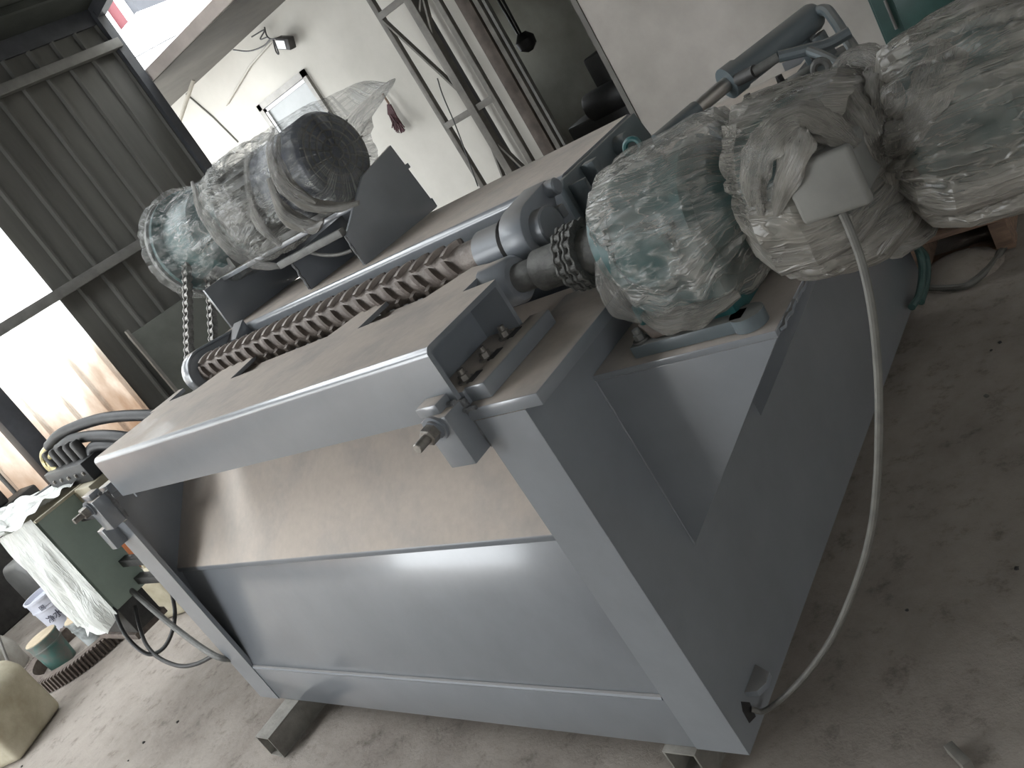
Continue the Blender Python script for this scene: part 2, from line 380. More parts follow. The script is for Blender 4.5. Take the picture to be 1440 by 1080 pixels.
# window in the white wall
win = S('window_1', MB().box(-7.30, -6.32, 5.96, 6.02, 2.43, 2.50).box(-7.30, -6.32, 5.96, 6.02, 1.5, 1.56).box(-7.30, -7.23, 5.96, 6.02, 1.5, 2.5).box(-6.38, -6.32, 5.96, 6.02, 1.5, 2.5), m_frame)
P('sash', MB().box(-7.22, -6.39, 5.965, 5.99, 2.385, 2.42).box(-7.22, -7.18, 5.965, 5.99, 1.57, 2.42), m_farw, win)
P('window_pane', MB().box(-7.22, -6.39, 5.985, 5.995, 1.56, 2.43), m_glass, win)
# doorway: steel door rail at its left side, dark room behind
dr = S('door_1', MB().box(-4.07, -3.93, 5.90, 6.02, 0, 2.9), mat('rusty_door_rail', (.12,.095,.078), (.07,.055,.045), 9, .7))
P('door_edge', MB().box(-3.915, -3.865, 5.92, 6.0, 0, 2.9), m_truss, dr)
P('inner_rail', MB().box(-3.85, -3.82, 5.95, 6.0, 0, 2.9), m_girt, dr)
S('wall_back_room', MB().box(-6.2, 0, 8.6, 8.7, 0, 3.2).box(-6.3, -6.2, 6.25, 8.7, 0, 1.5).box(-6.3, -6.2, 6.25, 8.7, 1.85, 3.2).box(0, .1, 6.25, 8.7, 0, 3.2).box(-6.3, .1, 6.25, 8.7, 3.2, 3.3), m_room)  # slot in the left side wall added to let sky light in

# ================================================================== THE CRUSHER
cr = thing('roller_crusher', 'large grey painted twin roller crusher with dusty top, standing on steel tubes', 'machine', (-1.0, 1.0, .1))
XL = -2.09
# ---- end frames
def end_frame(x_out, s):
    # s = +1 : right frame (web at x_out, flange runs to x_out - .135)
    ef = P('end_frame', MB().box(min(x_out, x_out-s*.014), max(x_out, x_out-s*.014), -.0035, 2.07, .1, 1.05), m_paint, cr)
    top = 1.05 if s > 0 else .975
    a, b = sorted((x_out, x_out - s*.135))
    P('front_flange', MB().box(a+(.0 if s > 0 else .0005), b-(.0005 if s > 0 else 0), -.004, .012, .1, top), m_paint, ef)
    P('bottom_flange', MB().box(a+.016, b-.016, .012, 2.055, .101, .114), m_paint, ef)
    P('rear_flange', MB().box(a+.001, b-.001, 2.056, 2.069, .114, 1.049), m_paint, ef)
    return ef
efr = end_frame(0.0, 1)
efl = end_frame(XL, -1)
P('top_plate', MB().prism([(-.15,-.004),(.046,-.004),(.046,.44),(-.15,.44)], 2, 1.05, 1.077), m_paint, efr, .003)
P('top_plate', MB().box(XL-.03, XL+.12, .03, .44, 1.05, 1.075), m_paint, efl, .003)
# ---- front skin: skirt, leaning lower sheet, ledge, hopper sheet
P('base_skirt', MB().box(XL+.135, -.135, -.002, .010, .1, .262), m_paint, cr, .004)
def slab(p, q, th, x0, x1):
    # sheet from p=(y,z) to q=(y,z) with thickness th
    d = Vector((q[0]-p[0], q[1]-p[1])).normalized(); n = Vector((-d.y, d.x))*-1
    return MB().prism([(p[0], p[1]), (q[0], q[1]), (q[0]-n.x*th, q[1]-n.y*th), (p[0]-n.x*th, p[1]-n.y*th)], 0, x0, x1)
P('lower_front_sheet', slab((.014, .256), (.088, .688), .010, XL+.012, -.012), m_paint, cr, .002)
P('hopper_sheet', MB().prism([(.068,.676),(.068,.694),(.46,1.083),(.47,1.072),(.085,.680)], 0, XL+.012, -.012), m_hopper, cr, .004)
P('bend_weld', MB().tube([(XL+.14,.004,.262),(-.14,.004,.262)], .008, 8), m_paint_light, cr)
P('rear_skin', MB().box(XL+.014, -.014, 2.04, 2.055, .1, 1.0), m_paint, cr)
P('floor_pan', MB().box(XL+.016, -.016, .02, 2.04, .116, .13), m_paint, cr)
# ---- front channel beam with comb cover
def arc(cx, cy, r, a0, a1, n=7): return [(cx + r*math.cos(a0+(a1-a0)*i/n), cy + r*math.sin(a0+(a1-a0)*i/n)) for i in range(n+1)]
x0c, x1c = -1.815, -.148
R_o, th = .017, .012
prof = [(0,1.07)] + arc(R_o, 1.22-R_o, R_o, PI, PI/2) + [(.268,1.22), (.268,1.10), (.268-th,1.10)] \
     + [(.268-th,1.22-th)] + arc(R_o, 1.22-R_o, R_o-th, PI/2, PI) + [(th,1.07)]
fc = P('front_channel', MB().prism(prof, 0, x0c, x1c), m_paint, cr, 0, smooth=40)
P('end_web', MB().box(-.262, -.25, .012, .256, 1.05, 1.205), m_paint_light, fc)
P('end_web', MB().box(x0c+.05, x0c+.062, .012, .256, 1.05, 1.205), m_paint_light, fc)
comb = [(-1.86,.20),(-.25,.20),(-.25,.40),(-.345,.43),(-.465,.302),(-.672,.298),(-.690,.452),(-.80,.445),(-.865,.29),(-1.328,.295),(-1.392,.48),(-1.56,.46),(-1.615,.315),(-1.79,.312),(-1.82,.40),(-1.86,.40)]
P('comb_plate', MB().prism([(x, max(yy,.267)) for x, yy in comb], 2, 1.208, 1.2200), m_paint, fc)
P('dust_tray', MB().box(-1.80, -.26, .262, .424, 1.188, 1.195), m_hopper, cr)
# ---- front roller (under the comb) and its bearing
AY, AZ = .36, 1.175                 # front roller / gear motor axis
BY, BZ = .482, 1.226                 # rear roller axis
fr = P('front_roller', MB().cyl((-1.78, AY-.03, AZ-.065), (-.26, AY-.03, AZ-.065), .05, 28), m_rust, cr)
P('front_bearing', MB().lathe([(-.045,.050),(-.04,.055),(.035,.055),(.045,.048),(.045,.034)], (-.215, AY, AZ), (1,0,0), 36), m_paint, cr)
P('front_shaft', MB().cyl((-.22, AY, AZ), (-.105, AY, AZ), .033, 28), m_couple, cr, .003)
# ---- rear channel
yr, zr = .67, 1.28
prof = [(yr,1.10)] + arc(yr+.018, zr-.018, .018, PI, PI/2) + arc(1.085-.018, zr-.018, .018, PI/2, 0) + [(1.085,1.05),(1.073,1.05)] + [(1.073,zr-.012),(yr+.012,zr-.012),(yr+.012,1.10)]
rc = P('rear_channel', MB().prism(prof, 0, -1.86, -.172), m_paint, cr, 0, smooth=40)
P('end_plate', MB().prism([(.64,1.0),(1.10,1.0),(1.10,1.20),(1.075,1.275),(.655,1.275),(.64,1.26)], 0, -.172, -.155), m_blue, rc, .002)
P('rib', MB().box(-.155,-.105,.655,.668,1.0,1.255), m_blue, rc, .002)
P('rib', MB().box(-.155,-.115,.735,.765,1.0,1.27), m_blue, rc, .004)
P('rib_weld', MB().tube([(-.135,.768,1.02),(-.135,.768,1.26)], .008, 6), m_weld, rc)
P('lug', MB().prism(arc(.93,1.235,.03,0,2*PI,20)[:-1], 0, -.155, -.12), m_blue, rc, .003)
P('stop_block', MB().box(-.155,-.125,.86,.90,1.13,1.19), m_blue, rc, .003)
P('rear_deck', MB().box(XL+.02,-.03,1.085,2.05,1.0,1.02), m_paint, cr)
P('inner_wall', MB().box(-1.85,-.18,.58,.67,1.0,1.13), m_paint_light, cr)
# ---- rear roller with chevron teeth
rr = P('rear_roller', MB().lathe([(0,.034),(0,.043),(1.42,.043),(1.42,.034)], (-1.74, BY, BZ), (1,0,0), 36), m_tooth, cr)
P('roller_collar', MB().lathe([(0,.04),(0,.054),(.10,.054),(.10,.04)], (-.325, BY, BZ), (1,0,0), 36), m_paint_light, rr)
# one tooth: a curved bar on the drum leaning along x
def tooth(lean):
    t = MB(); vs = []
    n = 4
    for i in range(n+1):
        a = (i/n)*math.radians(44); xs = lean*(i/n)*.028
        for dx, rr_ in ((-.0085,.040),(.0085,.040),(.007,.057),(-.007,.057)):
            vs.append((xs+dx, -rr_*math.cos(a+.0), rr_*math.sin(a)))
    fs = [(i*4+k, i*4+(k+1) % 4, i*4+4+(k+1) % 4, i*4+4+k) for i in range(n) for k in range(4)] + [(3,2,1,0), (n*4, n*4+1, n*4+2, n*4+3)]
    return t.add(vs, fs)
protoA = P('tooth', tooth(1).xf(Matrix.Translation((-1, 1, .1))), m_tooth, rr)
protoA.location = (0,0,0)
me_a = protoA.data
me_b = P('tooth', tooth(-1).xf(Matrix.Translation((-1, 1, .1))), m_rust, rr)
me_bd = me_b.data
cnt = 0
for ring in range(22):
    x = -1.71 + ring*.061
    for row in range(3):
        a0 = math.radians(-62 + row*112)      # roll angle of chevron apex start
        for half, dat in ((0, me_a), (1, me_bd)):
            rot = Matrix.Rotation(-(a0 + half*math.radians(54)), 4, 'X')
            o = protoA if cnt == 0 else (me_b if cnt == 1 else bpy.data.objects.new('tooth', dat))
            if cnt > 1: COL.objects.link(o); o.parent = rr
            xx = x + (0 if half == 0 else .030)
            o.matrix_local = Matrix.Translation(Vector((xx, BY, BZ)) - wpos(rr)) @ rot @ Matrix.Rotation(0, 4, 'X')
            cnt += 1
# ---- roller arms (tear-drop bearing plates) at both ends
def teardrop(cy, cz, r, py, pz, rp, n=18):
    d = Vector((py-cy, pz-cz)); D = d.length; base = math.atan2(d.y, d.x); be = math.acos((r-rp)/D)
    return arc(cy, cz, r, base+be, base+2*PI-be, n) + arc(py, pz, rp, base-be, base+be, 8)
ar = P('roller_arm', MB().prism(teardrop(BY, BZ, .072, .575, 1.287, .018), 0, -.215, -.145), m_paint_light, cr, .004)
P('shaft_end', MB().lathe([(0,.046),(.028,.046),(.032,.042),(.032,.004)], (-.145, BY, BZ), (1,0,0), 32), m_paint_light, ar)
P('pivot_pin', MB().lathe([(0,.02),(.03,.02),(.034,.016),(.034,.004)], (-.15, .572, 1.283), (1,0,0), 20), m_paint_light, ar)
P('gland', MB().lathe([(0,.061),(.012,.056)], (-.235, BY, BZ), (1,0,0), 30), m_dark, ar)
P('key_block', MB().box(-.15,-.118,.535,.56,1.215,1.245), m_paint_light, ar, .003)
al = P('roller_arm', MB().prism(teardrop(BY, BZ, .078, .66, 1.262, .02), 0, -1.80, -1.745), m_paint, cr, .006)
P('rim', MB().tube([Vector((-1.745, a, b)) for a, b in teardrop(BY, BZ, .076, .66, 1.262, .018)], .006, 6, closed=True), m_paint, al)
P('gusset', MB().prism([(.60,1.262),(.67,1.30),(.67,1.22),(.60,1.22)], 0, -1.745, -1.68), m_paint_light, al, .002)
# ---- clamp bar with bolts, adjusting bolt brackets
cb = P('clamp_bar', MB().box(-.142, -.085, .022, .292, 1.077, 1.112), m_paint, cr, .004)
def bolt(parent, c, axis, r=.014, h=.014, mtl=None, shank=.02, sr=.008):
    c = Vector(c); a = Vector(axis).normalized(); mtl = mtl or m_couple
    b = P('bolt', MB().lathe([(0,r*1.5),(.004,r*1.5)], c, a, 20), mtl, parent)
    h6 = MB(); h6.lathe([(.004,r),(.004+h,r),(.005+h,r*.85)], c, a, 6); h6.lathe([(.004+h,sr),(.004+h+shank,sr*.95)], c, a, 14)
    P('nut', h6, mtl, b, smooth=25)
    return b
P('slotted_flange', MB().box(-.245, -.142, .016, .262, 1.077, 1.108), m_hopper, cb, .002)
for yy in (.06,.14,.22):
    bolt(cb, (-.163, yy, 1.108), (0,0,1), .012, .012, m_bolt, .012)
    P('bolt_slot', MB().box(-.146,-.128,yy-.02,yy+.02,1.1105,1.1135), m_dark, cb)
for xb, s in ((-.215, 1), (XL+.10, -1)):
    br = P('adjuster_bracket', MB().box(xb, xb+.072, -.055, .004, .985, 1.10), m_paint, cr, .003)
    wx = xb+.072
    pts = [(wx+.002, .004, .985+.115*i/9+random.uniform(-.003,.003)) for i in range(10)]
    P('weld_bead', MB().tube(pts, [.007+random.uniform(-.002,.003) for _ in pts], 7), m_weld, br)
    P('weld_bead', MB().tube([(xb+.01+.06*i/6, -.012, 1.104+random.uniform(-.003,.003)) for i in range(7)], .007, 7), m_weld, br)
    cx, cz = xb+.035, 1.082
    P('washer', MB().lathe([(0,.028),(.007,.028)], (cx,-.055,cz), (0,-1,0), 24), m_paint_light, br)
    P('washer', MB().lathe([(0,.021),(.006,.021)], (cx,-.062,cz), (0,-1,0), 24), m_paint_light, br)
    P('hex_nut', MB().lathe([(0,.019),(.02,.019),(.022,.016)], (cx,-.068,cz), (0,-1,0), 6), m_bolt, br, smooth=20)
    P('bolt_shank', MB().lathe([(0,.0105),(.032,.0105),(.034,.009)], (cx,-.088,cz), (0,-1,0), 16), m_bolt, br)
    P('spacer', MB().box(xb-.012, xb+.05, -.04, .0, 1.10, 1.122), m_paint, br, .003)
P('seam_weld', MB().tube([(-.15+.1*i/12, -.006, 1.079+random.uniform(-.002,.002)) for i in range(6)], .005, 6), m_weld, efr)
P('left_clamp_bar', MB().box(XL+.09, XL+.15, .02, .29, 1.075, 1.11), m_paint, cr, .004)
P('left_slot_bar', MB().box(XL+.005, XL+.05, -.05, .0, .90, .985), m_paint, cr, .003)
# ---- gear motor platform on the right side: deck and two gussets
pf = P('motor_platform', MB().prism([(0,.20),(.402,.20),(.402,.68),(0,.68)], 2, .966, .980), m_paint, cr, .0015)
P('gusset', MB().prism([(0,.523),(.400,.966),(0,.966)], 1, .200, .212), m_paint, pf, .001)
P('gusset', MB().prism([(0,.520),(.400,.966),(0,.966)], 1, .670, .682), m_paint, pf, .001)
P('edge_weld', MB().tube([(0, .203, .966-.44*i/24+random.uniform(-.002,.002)) for i in range(25)], .005, 6), m_paint, pf)
P('edge_burr', MB().tube([(.401+random.uniform(-.003,.004), .215+.44*i/30, .972+random.uniform(-.004,.004)) for i in range(31)], .0055, 6), m_paint_light, pf)
# ---- lifting lug and cable hole low on the right side
P('lifting_lug', MB().prism([(0,.085),(.03,.09),(.045,.115),(.042,.145),(.0,.165)], 2, .178, .194), m_paint_light, cr, .002)
P('cable_hole', MB().prism([(.048,.14),(.075,.128),(.083,.165),(.062,.192),(.05,.175)], 0, -.002, .0015), m_black, cr)
# ---- left gear motor stand on top of the rear channel
st = P('motor_stand', MB().prism([(.71,1.28),(1.11,1.28),(1.08,1.53),(.90,1.50),(.71,1.385)], 0, -1.008, -.995), m_paint, cr, .002)
P('side_plate', MB().prism([(.71,1.28),(1.11,1.28),(1.11,1.45),(.71,1.45)], 0, -1.85, -1.838), m_paint, st, .002)
P('mid_plate', MB().prism([(.73,1.28),(1.11,1.28),(1.11,1.42),(.73,1.40)], 0, -1.335, -1.323), m_paint_light, st, .002)
P('back_plate', MB().box(-1.84, -1.37, 1.098, 1.11, 1.28, 1.45), m_paint, st, .002)
P('back_plate', MB().box(-1.30, -1.0, 1.0, 1.012, 1.28, 1.45), m_paint, st, .002)
P('deck', MB().box(-1.86, -1.0, .80, 1.11, 1.435, 1.452), m_paint, st, .002)
P('angle_bar', MB().box(-1.36, -1.0, .70, .725, 1.388, 1.412), m_couple, st, .003)
P('torn_edge', MB().tube([(-1.325, .728+random.uniform(-.003,.003), 1.285+.115*i/10) for i in range(11)], .005, 6), m_weld, st)
P('torn_edge', MB().tube([(-1.0, .709+random.uniform(-.003,.003), 1.285+.10*i/9) for i in range(10)], .0045, 6), m_weld, st)
P('small_lug', MB().box(-1.06,-1.0,1.06,1.12,1.28,1.315), m_blue, cr, .004)
# ---- hydraulic cylinder bracket at the rear right
a = at(1000, 178, 1, .78); b = at(1195, 62, 1, 1.02)
hb = P('cylinder_bracket', MB().bar(a + Vector((0,0,-.03)), b + Vector((0,0,-.03)), .075, .06), m_blue, cr, .003)
for t in (.12, .32, .55, .8):
    c = a.lerp(b, t) + Vector((-.012, -.0, .0)); bolt(hb, c, (0,0,1), .009, .008, m_dark, .008)
P('bracket_leg', MB().bar(b + Vector((0,0,-.05)), (0.0, b.y, .9), .05, .05), m_blue, hb)
P('bracket_leg', MB().bar(a + Vector((0,0,-.05)), (0.0, a.y, .9), .05, .05), m_blue, hb)
up0 = at(1150, 90, 1, 1.03); up1 = at(1130, 45, 1, 1.03)
P('clevis', MB().bar(up0, up1, .045, .03, (1,0,0)), m_blue, hb, .003)
P('clevis', MB().bar(at(1185, 110, 1, .98), at(1150, 48, 1, .98), .045, .02, (1,0,0)), m_blue, hb, .003)
P('eye_bolt', MB().tube([at(1155 + 11*math.cos(t*2*PI/16), 97 + 12*math.sin(t*2*PI/16), 1, .70) for t in range(16)], .007, 8, closed=True), m_couple, hb)

# ================================================================== DRIVES
def chain_link(name, pitch, wdt, plate, rr):
    """one link along +x, chain width along y: two figure-eight side plates and two rollers"""
    mb = MB()
    for s in (-1, 1):
        poly = arc(0, 0, plate, PI/2, 3*PI/2, 5) + [(pitch*.5, -plate*.62)] + arc(pitch, 0, plate, -PI/2, PI/2, 5) + [(pitch*.5, plate*.62)]
        mb.prism(poly, 1, s*wdt/2 - .002, s*wdt/2 + .002)
    for x in (0, pitch):
        mb.cyl((x, -wdt/2-.004, 0), (x, wdt/2+.004, 0), rr*.6, 8); 
    mb.cyl((pitch, -wdt/2+.003, 0), (pitch, wdt/2-.003, 0), rr, 10)
    return mb
def chain_loop(parent, pts, normal, pitch, wdt, plate, rr, mtl):
    """link objects along closed polyline pts; normal = chain width direction"""
    src = None; nrm = Vector(normal)
    seg = [(pts[i], pts[(i+1) % len(pts)]) for i in range(len(pts))]
    total = sum((b-a).length for a, b in seg); n = round(total/pitch); st = total/n
    samples = []; acc = 0; k = 0
    for a, b in seg:
        l = (b-a).length
        while k < n and k*st <= acc + l: samples.append(a.lerp(b, (k*st-acc)/l if l > 0 else 0)); k += 1
        acc += l
    for i, p in enumerate(samples):
        q = samples[(i+1) % len(samples)]; t = (q-p).normalized(); z = t.cross(nrm).normalized()
        wd = nrm * (1.0 if i % 2 else .82)
        m = Matrix(((t.x, wd.x, z.x, p.x), (t.y, wd.y, z.y, p.y), (t.z, wd.z, z.z, p.z), (0,0,0,1)))
        if src is None:
            mb = chain_link('link', st, wdt, plate, rr)
            mb.v = [v + wpos(parent) for v in mb.v]
            src = P('link', mb, mtl, parent); src.matrix_local = Matrix.Translation(-wpos(parent)) @ m
        else: inst(src, m, parent, 'link')
def belt(c1, r1, c2, r2, x, n=14):
    """closed belt path around two circles in the plane x = const; c = (y, z)"""
    d = Vector((c2[0]-c1[0], c2[1]-c1[1])); D = d.length; base = math.atan2(d.y, d.x); be = math.acos((r1-r2)/D)
    pts = arc(c1[0], c1[1], r1, base+be, base+2*PI-be, n) + arc(c2[0], c2[1], r2, base-be, base+be, n)
    return [Vector((x, p[0], p[1])) for p in pts]
# chain coupling between front roller and gear motor
cc = thing('chain_coupling', 'dusty steel chain coupling joining roller shaft to wrapped gear motor', 'coupling', (-.02, AY, AZ-.07))
P('hub', MB().lathe([(0,.040),(.003,.046),(.085,.046)], (-.108, AY, AZ), (1,0,0), 36), m_couple, cc)
P('sprocket', MB().lathe([(0,.046),(0,.060),(.012,.060),(.012,.046)], (-.012, AY, AZ), (1,0,0), 24), m_couple, cc)
P('sprocket', MB().lathe([(0,.046),(0,.060),(.012,.060),(.012,.046)], (.016, AY, AZ), (1,0,0), 24), m_couple, cc)
P('hub', MB().lathe([(0,.050),(.062,.052),(.065,.046),(.075,.046)], (.020, AY, AZ), (1,0,0), 36), m_couple, cc)
for xx in (-.006, .022):
    chain_loop(cc, [Vector((xx, AY + .062*math.cos(2*PI*i/16), AZ + .062*math.sin(2*PI*i/16))) for i in range(16)], (1,0,0), .0243, .018, .0105, .008, m_couple)
# drive chain at the left end
GY, GZ = .93, 1.60                 # left gear motor axis
dc = thing('drive_chain', 'oily roller chain hanging between left gear motor and rear roller', 'chain', (-1.96, .55, 1.12))
c1 = (.555, 1.20); c2 = (.875, 1.60)
chain_loop(dc, belt(c1, .050, c2, .044, -1.945), (1,0,0), .030, .034, .0135, .011, m_chain)
ds = P('sprocket', MB().lathe([(0,.02),(0,.045),(.014,.045),(.014,.02)], (-1.952, c1[0], c1[1]), (1,0,0), 24), m_chain, cr)
P('sprocket_shaft', MB().cyl((-1.97, c1[0], c1[1]), (-1.80, c1[0]-.02, c1[1]+.01), .03, 20), m_dark, ds)

# ---- film mesh: rings along x with radial folds, gathers and crumples
def wrap(name, stations, mtl, parent, nx=110, nt=132, seed=0.0, nf=17, amp=.010, crump=.012, y_axis=None, z_axis=None, hook=None, label=None):
    st = stations; vs = []; fs = []; fo_ = []
    def samp(t):
        t = t*(len(st)-1); i = min(int(t), len(st)-2); u = t-i; u = u*u*(3-2*u)
        return [a + (b-a)*u for a, b in zip(st[i], st[i+1])]
    for i in range(nx):
        x, cy, cz, ry, rz, fo, sq = samp(i/(nx-1))
        for k in range(nt):
            th = 2*PI*k/nt; c, s = math.cos(th), math.sin(th)
            e = 2.0/sq
            py = math.copysign(abs(c)**e, c)*ry; pz = math.copysign(abs(s)**e, s)*rz
            p = Vector((x, cy+py, cz+pz))
            q = Vector((x*2.2, c*1.1, s*1.1)) + Vector((seed, seed*.7, 0))
            n1 = noise.noise(q*1.5); n2 = noise.noise(q*2.3 + Vector((5,2,1))); n3 = noise.noise(q*5.0)
            f = abs(math.sin(th*nf/2 + 4.5*n1 + 2.0*n2 + seed)); f2 = abs(math.sin(th*nf*.9 + x*30 + 5*n2))
            d = fo*amp*(2.2*(f**.6) - 1.1) + fo*amp*.5*(f2-.5) + crump*((1-abs(n2)*2.6)*.55 + (1-abs(n3)*3)*.16)
            rad = Vector((0, py, pz)); 
            if rad.length > 1e-6: p += rad.normalized()*d
            p.x += .012*n1*fo + .006*n2
            if hook: p = hook(p, th, i/(nx-1))
            vs.append(p); fo_.append((x*1.5 + seed, c*1.3 + .22*n1, s*1.3 + .22*n2))
    for i in range(nx-1):
        for k in range(nt): fs.append((i*nt+k, i*nt+(k+1) % nt, (i+1)*nt+(k+1) % nt, (i+1)*nt+k))
    fs.append(tuple(range(nt-1, -1, -1))); fs.append(tuple(range((nx-1)*nt, nx*nt)))
    return P(name, MB().add(vs, fs), mtl, parent, smooth=60, label=label, fold=fo_)

# ---- right gear motor on the side platform
gm = thing('gear_motor', 'green gear motor wrapped in dusty plastic on the side platform beside the chain coupling', 'motor', (.30, AY, .981))
gb = P('gearbox', MB().lathe([(.0,.06),(.0,.10),(.03,.105),(.035,.128),(.055,.128),(.06,.118),(.20,.118),(.205,.13),(.225,.13),(.235,.11),(.30,.085)], (.105, AY, AZ), (1,0,0), 40), m_green, gm)
P('inspection_cover', MB().lathe([(0,.062),(.02,.062),(.025,.055)], (.225, AY-.108, AZ-.01), (0,-1,0), 28), m_green, gb)
for k in range(6):
    an = k*PI/3; P('rib', MB().box(.165,.30,-.006,.006,.11,.132).xf(Matrix.Translation((0,AY,AZ)) @ Matrix.Rotation(an+.3,4,'X')), m_green, gb)
ft = P('foot', MB().box(.098,.345,.222,.265,.981,1.008), m_blue, gm, .004)
bolt(ft, (.118,.243,1.008), (0,0,1), .011, .012, m_couple, .01)
P('foot_end', MB().lathe([(0,.032),(.026,.032)], (.345,.243,.982), (0,0,1), 24), m_blue, ft)
ft2 = P('foot', MB().box(.098,.345,.455,.498,.981,1.008), m_blue, gm, .004)
P('pedestal', MB().box(.125,.325,.25,.47,.99,1.08), m_green, gm, .01)
mo = P('motor_body', MB().lathe([(0,.065),(.025,.065),(.03,.112),(.20,.112),(.22,.055),(.27,.055),(.29,.115),(.43,.115),(.46,.08)], (.40, AY, AZ), (1,0,0), 40), m_green, gm)
for k in range(20):
    an = k*PI/10; P('cooling_fin', MB().box(.45,.59,-.003,.003,.108,.122).xf(Matrix.Translation((0,AY,AZ)) @ Matrix.Rotation(an,4,'X')), m_green, mo)
tbx = P('terminal_box', MB().box(.560,.648,.152,.28,1.170,1.248), mat('terminal_box_grey', (.19,.19,.175), (.14,.14,.13), 6, .5), gm, .008)
P('box_lid', MB().box(.553,.655,.138,.158,1.163,1.255), mat('terminal_lid_dusty', (.19,.188,.172), (.135,.133,.122), 7, .55), tbx, .008, seg=3)
P('junction_box', MB().box(.80,.98,.50,.62,1.20,1.30), mat('junction_box_grey', (.30,.29,.27), None, 6, .6), gm, .01)
# films: gearbox bag, motor bag with gathered neck, fan-end bag
def sag(p, th, t):
    if math.sin(th) < -.2: p.z -= .012*abs(math.sin(th*5 + p.x*40))
    return p
#          x    cy     cz     ry   rz   fold sq
g_st = [(.108,AY,AZ,.055,.055,1.2,2),(.118,AY,AZ-.005,.095,.105,1.0,2.2),(.155,AY,AZ-.008,.135,.142,.8,2.5),(.215,AY-.005,AZ-.010,.142,.155,.35,2.7),(.30,AY-.005,AZ-.005,.143,.155,.45,2.6),(.355,AY,AZ+.005,.134,.145,.9,2.3),(.392,AY,AZ+.012,.112,.125,1.5,2.0),(.42,AY,AZ+.012,.075,.085,1.8,2)]
wrap('plastic_wrap', g_st, m_film, gm, seed=1.3, nf=15, amp=.008, crump=.011, hook=sag, label='clear crumpled plastic bag over the green gearbox')
m_st = [(.405,AY,AZ+.01,.075,.085,1.8,2),(.43,AY-.01,AZ+.008,.128,.125,1.2,2.2),(.475,AY-.03,AZ+.0,.165,.140,.7,2.5),(.54,AY-.035,AZ-.005,.168,.142,.5,2.6),(.605,AY-.03,AZ-.01,.155,.135,.7,2.4),(.645,AY-.01,AZ-.012,.115,.10,1.4,2.1),(.66,AY,AZ-.012,.085,.075,1.8,2)]
wrap('plastic_wrap', m_st, m_film_dusty, gm, seed=4.1, nf=19, amp=.009, crump=.012, label='dusty beige plastic bag gathered over the motor terminal box')
f_st = [(.645,AY,AZ-.01,.075,.070,1.8,2),(.68,AY,AZ-.005,.128,.122,1.5,2.1),(.73,AY-.005,AZ-.005,.150,.138,.9,2.4),(.82,AY-.005,AZ-.005,.155,.140,.7,2.6),(.90,AY,AZ-.005,.145,.13,.9,2.4),(.94,AY,AZ-.005,.06,.05,1.5,2)]
wrap('plastic_wrap', f_st, m_film_dusty, gm, seed=7.7, nf=21, amp=.010, crump=.012, label='hazy plastic bag pulled over the fan end of the motor')
j_st = [(.76,.56,1.245,.03,.03,1.6,2),(.79,.56,1.245,.085,.075,1.0,2.8),(.90,.56,1.245,.09,.08,.6,3.2),(.99,.56,1.245,.085,.075,1.0,2.8),(1.01,.56,1.245,.03,.03,1.6,2)]
wrap('plastic_wrap', j_st, m_film_dusty, gm, nx=60, nt=90, seed=9.2, nf=13, amp=.007, crump=.01, label='plastic wrapped junction box')
# loose crumpled folds: twisted band across the terminal box, knots
def crumple_band(pts, r, seed, mtl, parent, name='plastic_fold', n=16, flat=.45):
    pts = spline(pts, 7); mb = MB(); m = len(pts); vs = []; fo_ = []
    for i, p in enumerate(pts):
        t = (pts[min(i+1, m-1)] - pts[max(i-1, 0)]).normalized(); e = t.cross(Vector((.2,-.5,.84))).normalized(); g = t.cross(e)
        rr_ = r*(.14 + .86*math.sin(PI*min(max(i/(m-1), .02), .98))**.55)
        for k in range(n):
            a = 2*PI*k/n; f = 1 + .35*noise.noise(Vector((math.cos(a)*1.5, math.sin(a)*1.5, i*.35 + seed)))
            f += .14*math.sin(5*a + i*.3 + seed)
            vs.append(p + (e*math.cos(a) + g*math.sin(a)*flat)*rr_*f); fo_.append((i*.02+seed, math.cos(a), math.sin(a)))
    fs = [(i*n+k, i*n+(k+1) % n, (i+1)*n+(k+1) % n, (i+1)*n+k) for i in range(m-1) for k in range(n)] + [tuple(range(n-1,-1,-1)), tuple(range((m-1)*n, m*n))]
    return P(name, mb.add(vs, fs), mtl, parent, smooth=70, fold=fo_)
def AT(l, ax=1): return [at(u, v, ax, d) for u, v, d in l]
crumple_band(AT([(1075,345,.20),(1062,290,.17),(1062,235,.16),(1085,190,.17),(1125,165,.19),(1165,180,.19),(1205,205,.18)]), .030, 2.0, m_film_dusty, gm)
crumple_band(AT([(1090,300,.155),(1115,225,.145),(1130,180,.16)]), .026, 5.0, m_film_dusty, gm)
crumple_band(AT([(1135,140,.36),(1180,130,.33),(1205,160,.27),(1225,195,.24),(1240,230,.25)]), .038, 6.0, m_film_dusty, gm)
crumple_band(AT([(1160,120,.42),(1200,80,.42),(1240,95,.36),(1240,140,.28),(1245,200,.25),(1255,260,.25)]), .030, 8.0, m_film_dusty, gm)
crumple_band(AT([(1240,90,.44),(1290,75,.40),(1330,62,.36),(1315,120,.24),(1290,170,.22),(1262,230,.24)]), .030, 8.8, m_film_dusty, gm)
crumple_band(AT([(1120,330,.20),(1175,345,.20),(1230,318,.22),(1275,285,.26)]), .034, 3.0, m_film_dusty, gm)
crumple_band(AT([(1200,325,.27),(1250,335,.30),(1290,310,.34),(1275,285,.36)]), .040, 13.0, m_film_dusty, gm)
crumple_band(AT([(905,440,.25),(935,452,.235),(985,440,.235),(1040,412,.26)]), .026, 4.0, m_film_dusty, gm)
crumple_band(AT([(900,455,.26),(925,462,.245),(950,455,.24)]), .018, 4.6, m_rust, gm, 'rag')
